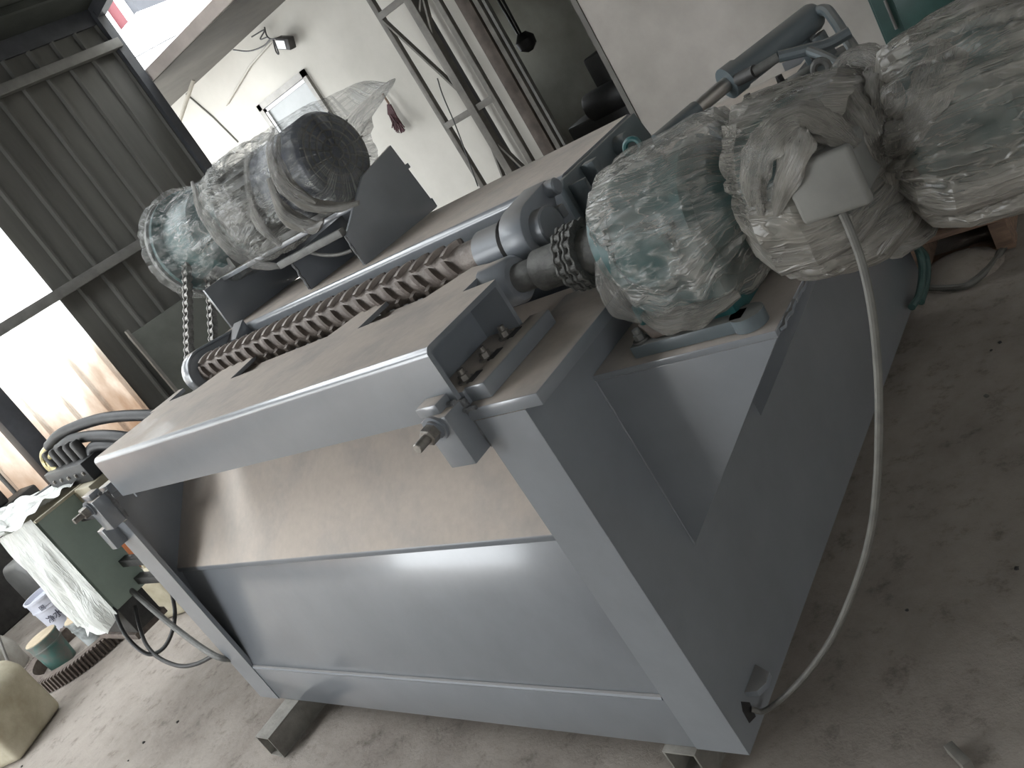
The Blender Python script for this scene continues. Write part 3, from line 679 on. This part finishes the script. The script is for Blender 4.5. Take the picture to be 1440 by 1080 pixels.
crumple_band(AT([(862,330,.27),(850,380,.26),(872,425,.245),(905,450,.24)]), .026, 10.0, m_film, gm)
crumple_band(AT([(1052,160,.40),(1058,210,.33),(1068,270,.30),(1085,330,.31)]), .032, 11.0, m_film, gm)
eye = P('lifting_eye', MB().tube([at(890 + 11*math.cos(t*2*PI/16), 207 + 12*math.sin(t*2*PI/16), 1, .50) for t in range(16)], .006, 8, closed=True), m_green, gm)
P('lifting_stem', MB().cyl(at(893,218,1,.50), at(905,245,1,.46), .008, 10), m_green, eye)
# ---- power cable from terminal box to the low cable hole
cp = [at(u, v, 1, d) for u, v, d in ((1185,300,.17),(1196,325,.16),(1212,370,.15),(1225,430,.13),(1233,500,.12),(1236,580,.11),(1233,680,.10),(1222,760,.10),(1198,835,.10),(1165,905,.10),(1120,963,.10),(1085,995,.095),(1064,1003,.085))]
cp[-1] = Vector((.004, .072, .155)); cp[-2] = Vector((.03, .083, .142))
tag(P('power_cable', MB().tube(spline(cp, 8), .0064, 10), m_cable), 'grey power cable hanging from the motor terminal box to the frame foot', 'cable')

# ---- left gear motor
gl = thing('gear_motor', 'gear motor wrapped in clear plastic on a raised stand above the drive chain', 'motor', (-1.5, GY, 1.453))
gbl = P('gearbox', MB().lathe([(0,.06),(0,.185),(.03,.20),(.05,.20),(.06,.165),(.20,.15),(.22,.165),(.26,.165),(.30,.12),(.40,.11)], (-2.04, GY, GZ), (1,0,0), 44), m_green, gl)
P('output_sprocket', MB().lathe([(0,.02),(0,.04),(.014,.04),(.014,.02)], (-1.952, c2[0], c2[1]), (1,0,0), 24), m_chain, gbl)
P('front_flange', MB().lathe([(0,.19),(.012,.205),(.03,.205),(.035,.19)], (-2.055, GY, GZ), (1,0,0), 48), m_couple, gbl)
mbl = P('motor_body', MB().lathe([(0,.11),(.03,.135),(.30,.135)], (-1.66, GY, GZ), (1,0,0), 40), m_dark, gl)
for k in range(18):
    P('cooling_fin', MB().box(-1.60,-1.36,-.003,.003,.13,.15).xf(Matrix.Translation((0,GY,GZ)) @ Matrix.Rotation(k*PI/9,4,'X')), m_dark, mbl)
fcw = P('fan_cowl', MB().lathe([(0,.145),(.26,.148),(.285,.135),(.29,.02)], (-1.36, GY, GZ), (1,0,0), 44), m_fan, gl)
for r_ in (.025,.05,.075,.10,.122):
    P('grille_ring', MB().tube([Vector((-1.066, GY + r_*math.cos(t*2*PI/36), GZ + r_*math.sin(t*2*PI/36))) for t in range(36)], .0035, 6, closed=True), m_dark, fcw)
for k in range(12):
    an = k*PI/6; P('grille_spoke', MB().cyl((-1.066, GY+.02*math.cos(an), GZ+.02*math.sin(an)), (-1.068, GY+.135*math.cos(an), GZ+.135*math.sin(an)), .003, 6), m_dark, fcw)
P('terminal_box', MB().box(-1.60,-1.46,.78,.86,1.52,1.66), m_dark, gl, .008)
P('foot', MB().box(-1.62,-1.10,.80,.84,1.453,1.475), m_couple, gl, .003)
P('foot', MB().box(-1.62,-1.10,1.02,1.06,1.453,1.475), m_couple, gl, .003)
P('cradle', MB().box(-2.0,-1.75,.82,1.04,1.453,1.50), m_couple, gl, .003)
l_st = [(-2.075,GY,GZ,.155,.155,.6,2),(-2.07,GY,GZ,.21,.21,.25,2),(-2.00,GY,GZ,.212,.212,.25,2),(-1.93,GY,GZ-.01,.185,.185,.8,2.1),(-1.80,GY,GZ-.01,.175,.185,.8,2.2),(-1.66,GY,GZ-.005,.150,.165,1.1,2.1),(-1.60,GY,GZ,.145,.155,1.3,2)]
wrap('plastic_wrap', l_st, m_film_thin, gl, seed=2.2, nf=13, amp=.009, crump=.010, label='clear film over the gearbox end')
l2 = [(-1.66,GY,GZ,.14,.145,1.5,2),(-1.60,GY-.01,GZ,.165,.175,1.0,2.3),(-1.50,GY-.02,GZ,.18,.18,.6,2.7),(-1.42,GY-.015,GZ,.172,.175,.7,2.4),(-1.36,GY,GZ,.160,.16,1.2,2.1),(-1.33,GY,GZ,.145,.145,1.5,2)]
wrap('plastic_wrap', l2, m_film_mid, gl, seed=5.9, nf=17, amp=.011, crump=.014, label='crumpled film bag around the motor middle')
def corner(p, th, t):
    # free corner of the bag flying off at the upper back of the fan end
    k = max(0.0, t-.70)/.30; g_ = math.exp(-((th-.75*PI*.30)/.55)**2)
    p.x += .26*k*g_; p.y += .05*k*g_; p.z += .045*k*g_
    return p
l3 = [(-1.36,GY,GZ,.145,.145,1.6,2),(-1.33,GY,GZ,.162,.165,1.1,2.1),(-1.25,GY,GZ,.165,.168,.5,2.1),(-1.14,GY,GZ,.164,.166,.35,2.1),(-1.06,GY,GZ,.158,.160,.35,2.1),(-1.045,GY,GZ,.145,.147,.3,2),(-1.04,GY,GZ,.06,.06,.2,2)]
wrap('plastic_wrap', l3, m_film_thin, gl, seed=8.4, nf=15, amp=.007, crump=.009, hook=corner, label='thin clear film over the dark fan cowl')
for i, l in enumerate(([(385,180,.79),(380,215,.76),(395,255,.745),(430,285,.745),(470,292,.77),(505,285,.80)], [(392,190,.80),(392,225,.765),(410,262,.75),(445,285,.75)], [(378,250,.77),(400,300,.75),(440,320,.75),(455,310,.76)], [(270,255,.80),(285,300,.76),(315,340,.75),(355,370,.74),(395,375,.74)], [(300,240,.82),(310,290,.77),(335,330,.755)], [(345,210,.80),(350,270,.765),(365,315,.75),(395,345,.745)])):
    crumple_band(AT(l), (.024,.018,.026,.022,.016,.02)[i], 20.0+i, (m_film_dusty, m_film_dusty, m_film_dusty, m_film, m_film, m_film)[i], gl)
tag(P('motor_lead', MB().tube(spline(AT([(425,352,.76),(450,358,.75),(475,358,.75),(495,352,.76)]), 6), .006, 8), m_cable), 'thin grey lead under the left gear motor', 'cable')

# ---- hydraulic cylinder
p0 = at(925,200,1,.66); p1 = at(1022,118,1,.82); p2 = at(1142,25,1,1.02); ax = (p2-p1).normalized()
hc = thing('hydraulic_cylinder', 'blue grey hydraulic cylinder with chrome rod behind the wrapped gearbox', 'cylinder', p1 - Vector((0,0,.04)))
P('barrel', MB().lathe([(0,.026),(0,.036),(.035,.036),(.035,.032),((p2-p1).length,.032),((p2-p1).length+.01,.028)], p1, ax, 28), m_blue, hc)
q = p1.lerp(p0, .42)
P('rod', MB().cyl(p1, q, .0165, 20), mat('dusty_chrome', (.5,.48,.45), (.36,.34,.31), 12, .3, .8), hc)
P('rod_end', MB().lathe([(0,.018),(.006,.0195),((p0-q).length,.0195)], q, (p0-q), 20), m_blue, hc)
P('port', MB().cyl(at(1038,112,1,.80), at(1062,100,1,.785), .014, 14), m_dark, hc)
P('fitting', MB().cyl(at(1060,101,1,.785), at(1095,80,1,.80), .010, 12), m_couple, hc)
P('hydraulic_hose', MB().tube(spline(AT([(1095,80,.80),(1135,70,.82),(1165,62,.84),(1195,45,.86)]), 6), .012, 10), m_blue, hc)
P('hydraulic_hose', MB().tube(spline(AT([(1135,70,.82),(1165,82,.78),(1195,100,.74)]), 6), .010, 10), m_blue, hc)
P('elbow_pipe', MB().tube(spline(AT([(1138,22,1.02),(1160,14,1.0),(1175,30,.96),(1188,50,.92),(1205,75,.84)]), 6), .0125, 10), m_blue, hc)

# ================================================================== AROUND THE MACHINE
# steel box tubes the crusher stands on
def box_tube(y0, y1, x0, x1, z1, label):
    t = .006
    o = P('steel_box_tube', MB().box(x0,x1,y0,y1,0,t).box(x0,x1,y0,y1,z1-t,z1).box(x0,x0+t,y0,y1,t,z1-t).box(x1-t,x1,y0,y1,t,z1-t), m_tube, None, .001)
    return tag(o, label, 'steel tube')
box_tube(-.165, 2.2, -1.915, -1.825, .099, 'open ended steel box tube sticking out under the lower front sheet')
box_tube(-.02, 2.2, -.225, -.135, .099, 'steel box tube under the right end frame of the crusher')
# green hoses hanging at the rear right corner
for i, l in enumerate(([(1270,338,.06),(1290,350,.055),(1297,380,.05),(1292,415,.045),(1282,432,.035)], [(1278,338,.05),(1301,360,.045),(1303,395,.04),(1295,425,.035)])):
    tag(P('green_hose', MB().tube(spline(AT(l, 0), 8), .013, 10), m_hose), ('dull green hose pressed against the rear edge of the crusher side', 'dull green hose bowing outermost over the other hose at the rear corner')[i], 'hose', 'green hoses at the rear corner')
# wooden pallet by the rear right corner
pl = thing('wooden_pallet', 'weathered wooden pallet on the floor behind the crusher', 'pallet', (.15, 2.75, 0))
def rotbox(x0,x1,y0,y1,z0,z1,c,a): 
    return MB().box(x0,x1,y0,y1,z0,z1).xf(Matrix.Translation(c) @ Matrix.Rotation(a,4,'Z'))
PC = Vector((.02, 2.75, 0)); PA = .05
for yy in (-.42,-.05,.32): P('bottom_board', rotbox(-.45,.22,yy,yy+.1,0,.018,PC,PA), m_wood, pl, .002)
for xx in (-.45,-.14,.16):
    P('stringer', rotbox(xx,xx+.06,-.44,.44,.018,.13,PC,PA), m_wood, pl, .003)
for k in range(6): P('deck_board', rotbox(-.46,.23,-.44+k*.152,-.44+k*.152+.115,.13,.150,PC,PA), m_wood, pl, .002)
for xx in (-.45,-.14,.16): P('stringer', rotbox(xx,xx+.06,-.44,.44,.150,.235,PC,PA), m_wood, pl, .003)
for k in range(5): P('deck_board', rotbox(-.46,.23,-.44+k*.18,-.44+k*.18+.13,.235,.255,PC,PA), m_wood, pl, .002)
tag(P('floor_cable', MB().tube(spline([(-.05,2.18,.012),(.06,2.12,.012),(.14,2.12,.012),(.20,2.26,.012),(.24,2.5,.012),(.2,2.8,.012)], 8), .013, 8), m_cable), 'dusty cable lying on the floor in front of the wooden pallet', 'cable')
tag(P('rubble_heap', MB().lathe([(0,.16),(.025,.13),(.05,.07),(.06,.01)], (.07,2.27,0), (0,0,1), 14), m_floor), 'low dusty heap of dirt beside the pallet', 'dirt heap')
tag(P('steel_rail', MB().box(.34,.40,2.8,3.8,.0,.07), m_dark), 'dark steel rail lying on the floor behind the wrapped motor', 'rail')
# teal metal cabinet against the back wall and an olive tarp at its foot
cbn = thing('metal_cabinet', 'teal metal cabinet with a bar handle against the plaster wall', 'cabinet', (-.1, 5.6, 0))
P('body', MB().box(-.74,1.0,5.3,5.96,.05,1.7), m_cabgreen, cbn, .01)
for xx in (-.72, -.17):
    d = P('door', MB().box(xx,xx+.53,5.275,5.298,.12,1.66), m_cabgreen, cbn, .006)
    P('panel', MB().box(xx+.13,xx+.47,5.262,5.276,.30,.62), m_cabgreen, d, .012)
    P('handle', MB().cyl((xx+.09,5.25,.36),(xx+.09,5.25,.56), .010, 10), m_girt, d)
tag(P('olive_tarp', MB().lathe([(0,.40),(.08,.37),(.2,.26),(.3,.08),(.31,.01)], (-.35,4.75,0), (0,0,1), 22), m_olive), 'crumpled olive tarp heaped in front of the teal cabinet', 'tarp')
# lattice post in front of the white wall
tp = thing('lattice_post', 'tall grey welded steel lattice post in front of the whitewashed wall', 'post', (-4.3, 5.6, 0))
for x, y, s in ((-4.66,5.6,.055),(-4.25,5.58,.085),(-4.0,5.6,.055),(-4.40,5.85,.06)):
    P('upright', MB().box(x-s/2,x+s/2,y-s/2,y+s/2,0,4.0), m_truss if s != .06 else m_column, tp, .003)
for z in (.15,1.26,2.39,3.5): P('rung', MB().box(-4.66,-4.0,5.57,5.60,z-.03,z+.03), m_truss, tp, .002)
for z0, z1 in ((1.26,2.35),(2.39,1.28+2.2)):
    P('brace', MB().bar((-4.64,5.585,z1),(-4.27,5.585,z0+.15), .02, .05, (0,1,0)), m_truss, tp)
    P('brace', MB().bar((-4.27,5.585,z0+.9),(-4.02,5.585,z0+.05+1.1), .02, .045, (0,1,0)), m_truss, tp)
P('brace', MB().bar((-4.22,5.585,2.0),(-4.02,5.585,2.5), .02, .05, (0,1,0)), m_truss, tp)
P('brace', MB().bar((-4.27,5.585,1.0),(-4.46,5.585,.2), .02, .05, (0,1,0)), m_truss, tp)
P('brace', MB().bar((-4.24,5.585,.95),(-4.02,5.585,.35), .02, .05, (0,1,0)), m_truss, tp)
P('hanging_wire', MB().tube(spline(AT([(615,110,5.5),(623,135,5.5),(640,175,5.5),(655,215,5.5),(672,262,5.5)]), 6), .006, 6), m_black, tp)
# broom head on the white wall
bm_ = thing('hand_brush', 'dark red bristle brush hanging on the white wall', 'brush', at(560,180,1,5.93))
P('stick', MB().cyl(at(538,132,1,5.96), at(547,146,1,5.93), .012, 8), m_wood, bm_)
for k in range(26):
    e = at(560+random.uniform(-9,10), 180+random.uniform(-6,8), 1, 5.9+random.uniform(-.05,.04)); P('bristle', MB().tube([at(547+random.uniform(-2,2),147,1,5.93), at(551+random.uniform(-5,5),160,1,5.92), e], [.012,.011,.006], 5), m_bristle, bm_)
# wall lamp with wires below the canopy
wlp = thing('wall_lamp', 'small bare floodlight with loose wires under the canopy', 'lamp', at(398,62,1,5.95))
P('housing', MB().box(-.09,.09,-.05,.05,-.06,.06).xf(Matrix.Translation(at(402,60,1,5.9)) @ Matrix.Rotation(.5,4,'Y')), m_dark, wlp, .01)
P('lens', MB().box(-.07,.05,-.056,-.05,-.04,.045).xf(Matrix.Translation(at(401,61,1,5.9)) @ Matrix.Rotation(.5,4,'Y')), m_lampglass, wlp)
for l in ([(396,52,5.9),(382,55,5.9),(375,50,5.9),(372,38,5.9)], [(380,55,5.9),(370,65,5.9),(350,72,5.9),(328,70,5.9)], [(384,56,5.9),(388,72,5.9),(392,76,5.9),(388,64,5.9),(384,55,5.9)], [(376,52,5.9),(366,55,5.9),(372,42,5.9),(354,52,5.9)]):
    P('wire', MB().tube(spline(AT(l), 6), .008, 6), m_black, wlp)
tag(P('bamboo_pole', MB().cyl((-8.15,5.2,2.60), (-7.45,5.55,3.06), .022, 10), mat('pale_bamboo', (.50,.47,.40), None, 8, .6)), 'pale pole leaning up under the concrete canopy', 'pole')
tag(P('overhead_wire', MB().tube(spline([(-9.2,4.5,5.2),(-8.6,4.7,4.0),(-8.0,4.9,3.62),(-6.8,5.2,3.4)], 8), .006, 6), m_black), 'thin black wire sagging across the white sky to the canopy', 'wire')
# leaning dark board at the foot of the left wall
tag(P('leaning_board', MB().box(-.015,.015,0,.95,0,1.25).xf(Matrix.Translation((-6.62,2.72,.0)) @ Matrix.Rotation(-.10,4,'Y')), mat('dark_green_board', (.10,.105,.09), (.07,.073,.062), 3, .7), None, .003), 'dark green board leaning against the metal sheet wall', 'board')
tag(P('pale_lath', MB().bar((-6.52,2.66,.02),(-6.66,2.70,1.30), .03, .03), m_truss), 'pale lath propped along the edge of the dark board', 'lath')
# things in the dark room behind the doorway
tag(P('hanging_hook', MB().tube([(-4.43,7.0,3.2),(-4.40,7.0,1.6)], .016, 8).tube([(-4.33,7.0,3.2),(-4.37,7.0,1.6)], .016, 8).lathe([(0,.03),(.05,.10),(.13,.11),(.2,.05)], (-4.36,7.0,1.40), (0,0,1), 14), m_black), 'dark hook block hanging in the room behind the doorway', 'hook')
tag(P('machine_tool', MB().box(-4.45,-3.3,7.0,7.9,0,.52).box(-3.95,-3.45,7.1,7.8,.52,1.05).cyl((-4.1,7.05,.60),(-3.5,7.05,.60),.15,18), m_black, None, .03), 'dark machine tool standing inside the unlit room', 'machine')
tag(P('cable_coil', MB().tube([Vector((-4.50+.02*math.sin(t*.8), 6.75 + .10*math.cos(2*PI*t/20), .98 + .15*math.sin(2*PI*t/20))) for t in range(60)], .012, 6), m_black), 'coil of black cable hung just inside the doorway', 'cable coil')
tag(P('tube_lamp', MB().cyl((-4.1,6.6,2.30),(-3.75,6.6,2.36), .035, 12), m_lampglass), 'white tube lamp housing at the top of the doorway', 'lamp')

# ---- hydraulic power pack left of the crusher
hp = thing('hydraulic_power_pack', 'green hydraulic power pack with valve block, half covered in white plastic', 'power pack', (-3.1, .15, 0))
tk = P('tank', MB().box(-3.30,-2.78,.02,.205,.54,1.035), m_green2, hp, .008)
P('tank_lid', MB().box(-3.32,-2.76,.01,.43,1.035,1.048), m_jug, hp, .003)
P('stand', MB().box(-3.28,-2.86,.04,.18,.38,.54), m_dark, hp, .01)
P('drip_tray', MB().box(-3.31,-2.88,.03,.20,.35,.38), m_rust, hp, .004)
for z_ in (.56,.66,.92): P('support_arm', MB().box(-2.80,XL-.001,.150,.19,z_,z_+.035), m_dark, hp, .002)
vb = P('valve_block', MB().box(-3.06,-2.62,.24,.42,1.045,1.135), m_black, hp, .008)
P('valve_mount', MB().box(-3.0,-2.6,.20,.30,.98,1.045), m_jug, hp, .004)
for k in range(5):
    x_ = -3.02+k*.085
    P('solenoid', MB().lathe([(0,.022),(.07,.022),(.08,.015)], (x_,.30,1.135), (0,0,1), 14), m_dark, vb)
    P('screw', MB().lathe([(0,.009),(.006,.008)], (x_+.03,.238,1.09), (0,-1,0), 10), m_bolt, vb)
P('lever', MB().bar((-3.10,.26,1.07),(-3.32,.20,1.05), .03, .025), m_black, vb, .004)
P('fitting', MB().tube(spline([(-3.07,.30,1.10),(-3.14,.31,1.15),(-3.12,.32,1.20),(-3.02,.33,1.225)], 6), .016, 10), m_brass, vb)
P('fitting', MB().tube(spline([(-2.99,.28,1.12),(-3.04,.29,1.15),(-3.01,.30,1.185),(-2.92,.32,1.20)], 6), .015, 10), m_brass, vb)
for l_lab, l in zip(('thick black hydraulic hose making the highest arch from the valve block', 'thick black hydraulic hose running under the highest arching hose', 'short black hydraulic hose rising straight off the valve block'), ([(-3.02,.33,1.225),(-2.85,.36,1.25),(-2.55,.42,1.22),(-2.25,.48,1.12),(-2.1,.52,1.0)], [(-2.92,.32,1.20),(-2.75,.34,1.21),(-2.5,.37,1.155),(-2.25,.42,1.02)], [(-2.66,.31,1.10),(-2.64,.33,1.15),(-2.52,.36,1.12),(-2.3,.41,1.02)])):
    tag(P('hydraulic_hose', MB().tube(spline(l, 8), .024, 12), m_black), l_lab, 'hose', 'hoses on the power pack')
# white plastic over its front and far side
def drape(name, poly_fn, nu, nv, mtl, parent, label):
    vs = [poly_fn(i/(nu-1), j/(nv-1)) for i in range(nu) for j in range(nv)]
    fs = [(i*nv+j, i*nv+j+1, (i+1)*nv+j+1, (i+1)*nv+j) for i in range(nu-1) for j in range(nv-1)]
    return P(name, MB().add(vs, fs), mtl, parent, smooth=70, label=label, fold=[(j/(nv-1)*.8 + i*.01, i/(nu-1)*5, 0) for i in range(nu) for j in range(nv)])
def wf(u, v):
    # u: from the near front edge of the tank round to the far side; v: top to bottom
    x = -2.775 - u*(.58 - .10*v*v); yb = .008 - .045*math.sin(PI*min(u*1.15,1))*(.55+.45*v)
    z = 1.06 - .05*u - v*(.525 + .05*math.sin(u*7) - .02*u)
    n = noise.noise(Vector((u*3, v*2.2, 3.3))); n2 = noise.noise(Vector((u*8, v*3, 7.1)))
    f = abs(math.sin(u*14 + 3*n + v*2)); k = min(1, u*8)
    return Vector((x + .03*n*k, yb - (.022*f*(.4+v) + .02*n2 + .01*n)*k, z + .02*n*k - .06*u*v))
drape('plastic_sheet', wf, 60, 50, m_film_white, hp, 'white crumpled plastic sheet over the tank')
def wt(u, v):
    x = -2.79 - u*.76; y = -.05 + v*.30
    n = noise.noise(Vector((u*4, v*4, 1.3))); return Vector((x, y, 1.056 + .03*abs(n) + .03*abs(math.sin(u*9+v*4+3*n))*(1-abs(2*v-1))))
drape('plastic_sheet', wt, 40, 30, m_film_white, hp, 'white plastic bunched over the tank lid')
crumple_band([(-2.98,-.03,1.06),(-3.2,-.05,1.08),(-3.4,-.06,1.05)], .05, 31.0, m_film_white, hp)
# cables under the power pack
for l, lab in ((AT([(160,846,-2.80),(166,872,-2.78),(178,895,-2.74),(197,914,-2.68),(214,920,-2.64),(231,910,-2.60),(242,888,-2.56),(246,862,-2.52),(242,835,-2.48)], 0), 'black cable looping from the power pack base up behind the frame'),
               (AT([(190,852,-2.80),(196,880,-2.76),(205,905,-2.70),(222,924,-2.60),(250,936,-2.45),(275,934,-2.33),(300,922,-2.20)], 0), 'black cable drooping from the power pack to the left end frame'),
               (AT([(182,828,-2.80),(240,878,-2.5),(302,922,-2.13)], 0) + [Vector((-2.08,.03,.27))], 'straight grey conduit from the power pack to the left frame foot')):
    tag(P('power_cable', MB().tube(spline(l, 8), .0085 if 'conduit' not in lab else .012, 10), m_black if 'conduit' not in lab else m_couple), lab, 'cable')
# ---- toothed ring gear on the floor
rg = thing('ring_gear', 'rusty toothed ring gear lying on the floor around the paint buckets', 'gear', (-4.64, .32, 0))
gc = Vector((-4.64,.32,0)); GR = .41
n_ = 72
ri = MB(); vs = []
for k in range(n_):
    a_ = 2*PI*k/n_
    for r_, z_ in ((GR-.06,0),(GR,0),(GR,.085),(GR-.06,.085)): vs.append(gc + Vector((r_*math.cos(a_), r_*math.sin(a_), z_)))
ri.add(vs, [(k*4+j, k*4+(j+1) % 4, ((k+1) % n_)*4+(j+1) % 4, ((k+1) % n_)*4+j) for k in range(n_) for j in range(4)])
P('rim', ri, m_rust, rg)
tsrc = None
for k in range(110):
    a_ = 2*PI*k/110; m = Matrix.Translation(gc) @ Matrix.Rotation(a_, 4, 'Z')
    if tsrc is None:
        mb = MB().prism([(GR-.005,-.0085),(GR+.028,-.005),(GR+.028,.005),(GR-.005,.0085)], 2, .004, .083); mb.v = [v + wpos(rg) for v in mb.v]
        tsrc = P('gear_tooth', mb, m_rust, rg); tsrc.matrix_local = Matrix.Translation(-wpos(rg)) @ m
    else: inst(tsrc, m, rg, 'gear_tooth')
# ---- buckets, cans, sack
def bucket(c, r, h, mtl, lab, lidm=None, handle=None, name='paint_bucket', base=.0):
    o = thing(name, lab, 'bucket', Vector(c)); c = Vector(c)
    P('body', MB().lathe([(0,r*.84),(h*.70,r*.955),(h*.71,r*1.0),(h*.75,r*1.0),(h*.76,r*.97),(h*.95,r*.985),(h*.955,r*1.04),(h,r*1.04),(h,r*.97),(h*.9,r*.96)], c, (0,0,1), 36, cap=True), mtl, o)
    if lidm: P('lid', MB().lathe([(0,r*1.0),(.008,r*1.0),(.012,r*.8)], c + Vector((0,0,h*.985)), (0,0,1), 30), lidm, o)
    if handle:
        P('handle', MB().tube(spline([c+Vector((-r*1.03*math.cos(handle), -r*1.03*math.sin(handle), h*.9)), c+Vector((-r*.6,-r*.3,h*1.12)), c+Vector((0,.02,h*1.22)), c+Vector((r*.6,r*.3,h*1.12)), c+Vector((r*1.03*math.cos(handle), r*1.03*math.sin(handle), h*.9))], 6), .008, 8), m_lid, o)
    return o
bucket((-4.74,.14,0), .095, .21, m_bucket_g, 'green stained paint bucket with a dried crust inside the ring gear', m_lid)
bucket((-4.50,.32,0), .095, .215, m_bucket_s, 'spattered grey bucket with rope handle and crusted lid beside the ring gear', m_lid, .6)
wd_ = bucket((-5.24,.43,.0), .130, .31, m_bucket_w, 'white plastic paint drum with dark printed characters', None, None, 'paint_drum')
wd_['category'] = 'drum'
# printed characters on the drum, facing the camera
def glyphs(txt, size, centre, nrm, parent):
    cu = bpy.data.curves.new('print', 'FONT'); cu.body = txt; cu.size = size; cu.align_x = 'CENTER'; cu.align_y = 'CENTER'; cu.extrude = .001
    tmp = bpy.data.objects.new('print', cu); COL.objects.link(tmp)
    dg = bpy.context.evaluated_depsgraph_get(); me = bpy.data.meshes.new_from_object(tmp.evaluated_get(dg)); bpy.data.objects.remove(tmp)
    me.materials.clear(); me.materials.append(m_ink)
    o = bpy.data.objects.new('printed_text', me); COL.objects.link(o); o.parent = parent
    z = Vector(nrm).normalized(); y = Vector((0,0,1)); x = y.cross(z).normalized(); y = z.cross(x); c = Vector(centre) - wpos(parent)
    o.matrix_local = Matrix(((x.x,y.x,z.x,c.x),(x.y,y.y,z.y,c.y),(x.z,y.z,z.z,c.z),(0,0,0,1)))
dcn = Vector((-5.24,.43,0)); dn = Vector((CAM.x-dcn.x, CAM.y-dcn.y, 0)).normalized()
for txt, size, an, zz in (('漆', .062, .30, .165), ('水', .062, -.15, .155), ('净', .055, -.6, .15), ('固', .038, -.5, .245), ('—', .038, -.2, .245), ('二', .03, .5, .09), ('三', .026, .1, .075)):
    nn = Matrix.Rotation(an, 3, 'Z') @ dn; glyphs(txt, size, dcn + nn*(.1235 if zz < .2 else .130) + Vector((0,0,zz)), nn, wd_)
oc = thing('plastic_carton', 'orange plastic can beside the white paint drum', 'can', (-5.25,.90,0))
P('body', MB().box(-5.37,-5.13,.80,1.02,0,.34), m_bucket_o, oc, .03)
P('lid', MB().lathe([(0,.05),(.03,.05)], (-5.25,.90,.34), (0,0,1), 16), m_brass, oc)
def jerry(c, sx, sy, h, mtl, lab, rot=0., name='jerry_can', cap=None):
    o = thing(name, lab, 'can', Vector(c)); mt = Matrix.Translation(Vector(c)) @ Matrix.Rotation(rot,4,'Z')
    P('body', MB().prism([(-sx,0),(sx,0),(sx,h*.80),(sx*.55,h*.95),(-sx*.7,h*.95),(-sx,h*.8)], 1, -sy, sy).xf(mt), mtl, o, min(sx,sy)*.28, seg=4)
    P('handle', MB().tube(spline([(-sx*.5,0,h*.9),(-sx*.45,0,h*1.03),(sx*.1,0,h*1.05),(sx*.25,0,h*.92)], 6), min(sx,sy)*.13, 10).xf(mt), mtl, o)
    P('cap', MB().lathe([(0,.03),(.03,.03),(.035,.025)], mt @ Vector((sx*.62,0,h*.90)), (0,0,1), 14), cap or mtl, o)
    return o
jerry((-4.16,-.36,0), .15, .19, .42, m_jug, 'big grimy beige plastic jerry can on the floor', .5)
jerry((-5.75,.62,0), .16, .14, .52, m_grey_can, 'dark grey plastic jerry can behind the white paint drum', .2)
jerry((-3.85,.60,0), .11, .11, .32, m_jug, 'pale yellowish plastic can behind the power pack', .3)
def lump(c, r, h, seed):
    mb = MB(); vs = []; n1_, n2_ = 20, 12
    for i in range(n2_):
        t = i/(n2_-1)
        for k in range(n1_):
            a_ = 2*PI*k/n1_; q = Vector((math.cos(a_)*1.2, math.sin(a_)*1.2, t*2+seed)); f = 1+.28*noise.noise(q)
            rr2 = r*(math.cos(t*PI/2)**.55)*f + .001; vs.append(Vector(c)+Vector((rr2*math.cos(a_), rr2*math.sin(a_)*.8, h*t**.8*(1+.1*noise.noise(q*2)) if i else 0)))
    return mb.add(vs, [(i*n1_+k, i*n1_+(k+1) % n1_, (i+1)*n1_+(k+1) % n1_, (i+1)*n1_+k) for i in range(n2_-1) for k in range(n1_)] + [tuple(range(n1_-1,-1,-1))])
tag(P('woven_sack', lump((-5.48,-.02,0), .22, .36, 3.0), m_sack, smooth=60), 'pale woven sack slumped behind the green bucket', 'sack')
tag(P('cardboard_scrap', MB().box(-5.12,-4.98,-.32,-.18,0,.20).xf(Matrix.Identity(4)), mat('brown_cardboard', (.17,.145,.12), None, 8, .9), None, .004), 'brown cardboard box between the sack and the green bucket', 'box')
tag(P('wooden_stick', MB().cyl((-4.86,-.12,.012), (-5.14,.10,.40), .010, 8), m_truss), 'pale stick leaning between the sack and the buckets', 'stick')
tag(P('scrap_bin', MB().box(-6.4,-5.8,-.25,.15,0,.75).box(-6.35,-5.9,-.2,.1,.75,.95), m_dark, None, .02), 'dark scrap bin against the rusty translucent sheets', 'bin')
tag(P('scrap_drum', MB().lathe([(0,.22),(.30,.225),(.31,.235),(.33,.225),(.62,.22),(.63,.235),(.66,.235)], (-5.65,-.55,0), (0,0,1), 26), m_dark), 'dark metal drum beside the scrap bin', 'drum')
tag(P('scrap_shelf', MB().box(-6.75,-6.45,.2,1.2,.0,.75).box(-6.7,-6.5,.4,1.0,.75,.98), m_dark, None, .02), 'dark stacked scrap by the steel column', 'scrap')
tag(P('steel_offcut', MB().bar(at(1335,1050,2,.012), at(1362,1078,2,.012), .02, .022), m_tube, None, .001), 'short bright steel offcut lying on the bare floor by the cable', 'offcut')
# little floor debris
for i in range(36):
    if i < 22: x_, y_ = random.uniform(-4.2,-.6), random.uniform(-1.1,-.1)
    else: x_, y_ = random.uniform(.15,1.2), random.uniform(0,1.7)
    s_ = random.uniform(.004,.009)
    mb = MB().lathe([(0,s_),(s_*.5,s_*1.1),(s_,s_*.5)], (x_,y_,0), (0,0,1), 6); mb.v = [Vector((v.x+random.uniform(-.3,.3)*s_, v.y+random.uniform(-.3,.3)*s_, v.z)) for v in mb.v]
    tag(P('concrete_chip', mb, m_dark if i % 3 else m_soffit), 'small chip of grit lying on the concrete floor', 'chip', 'chips on the floor')
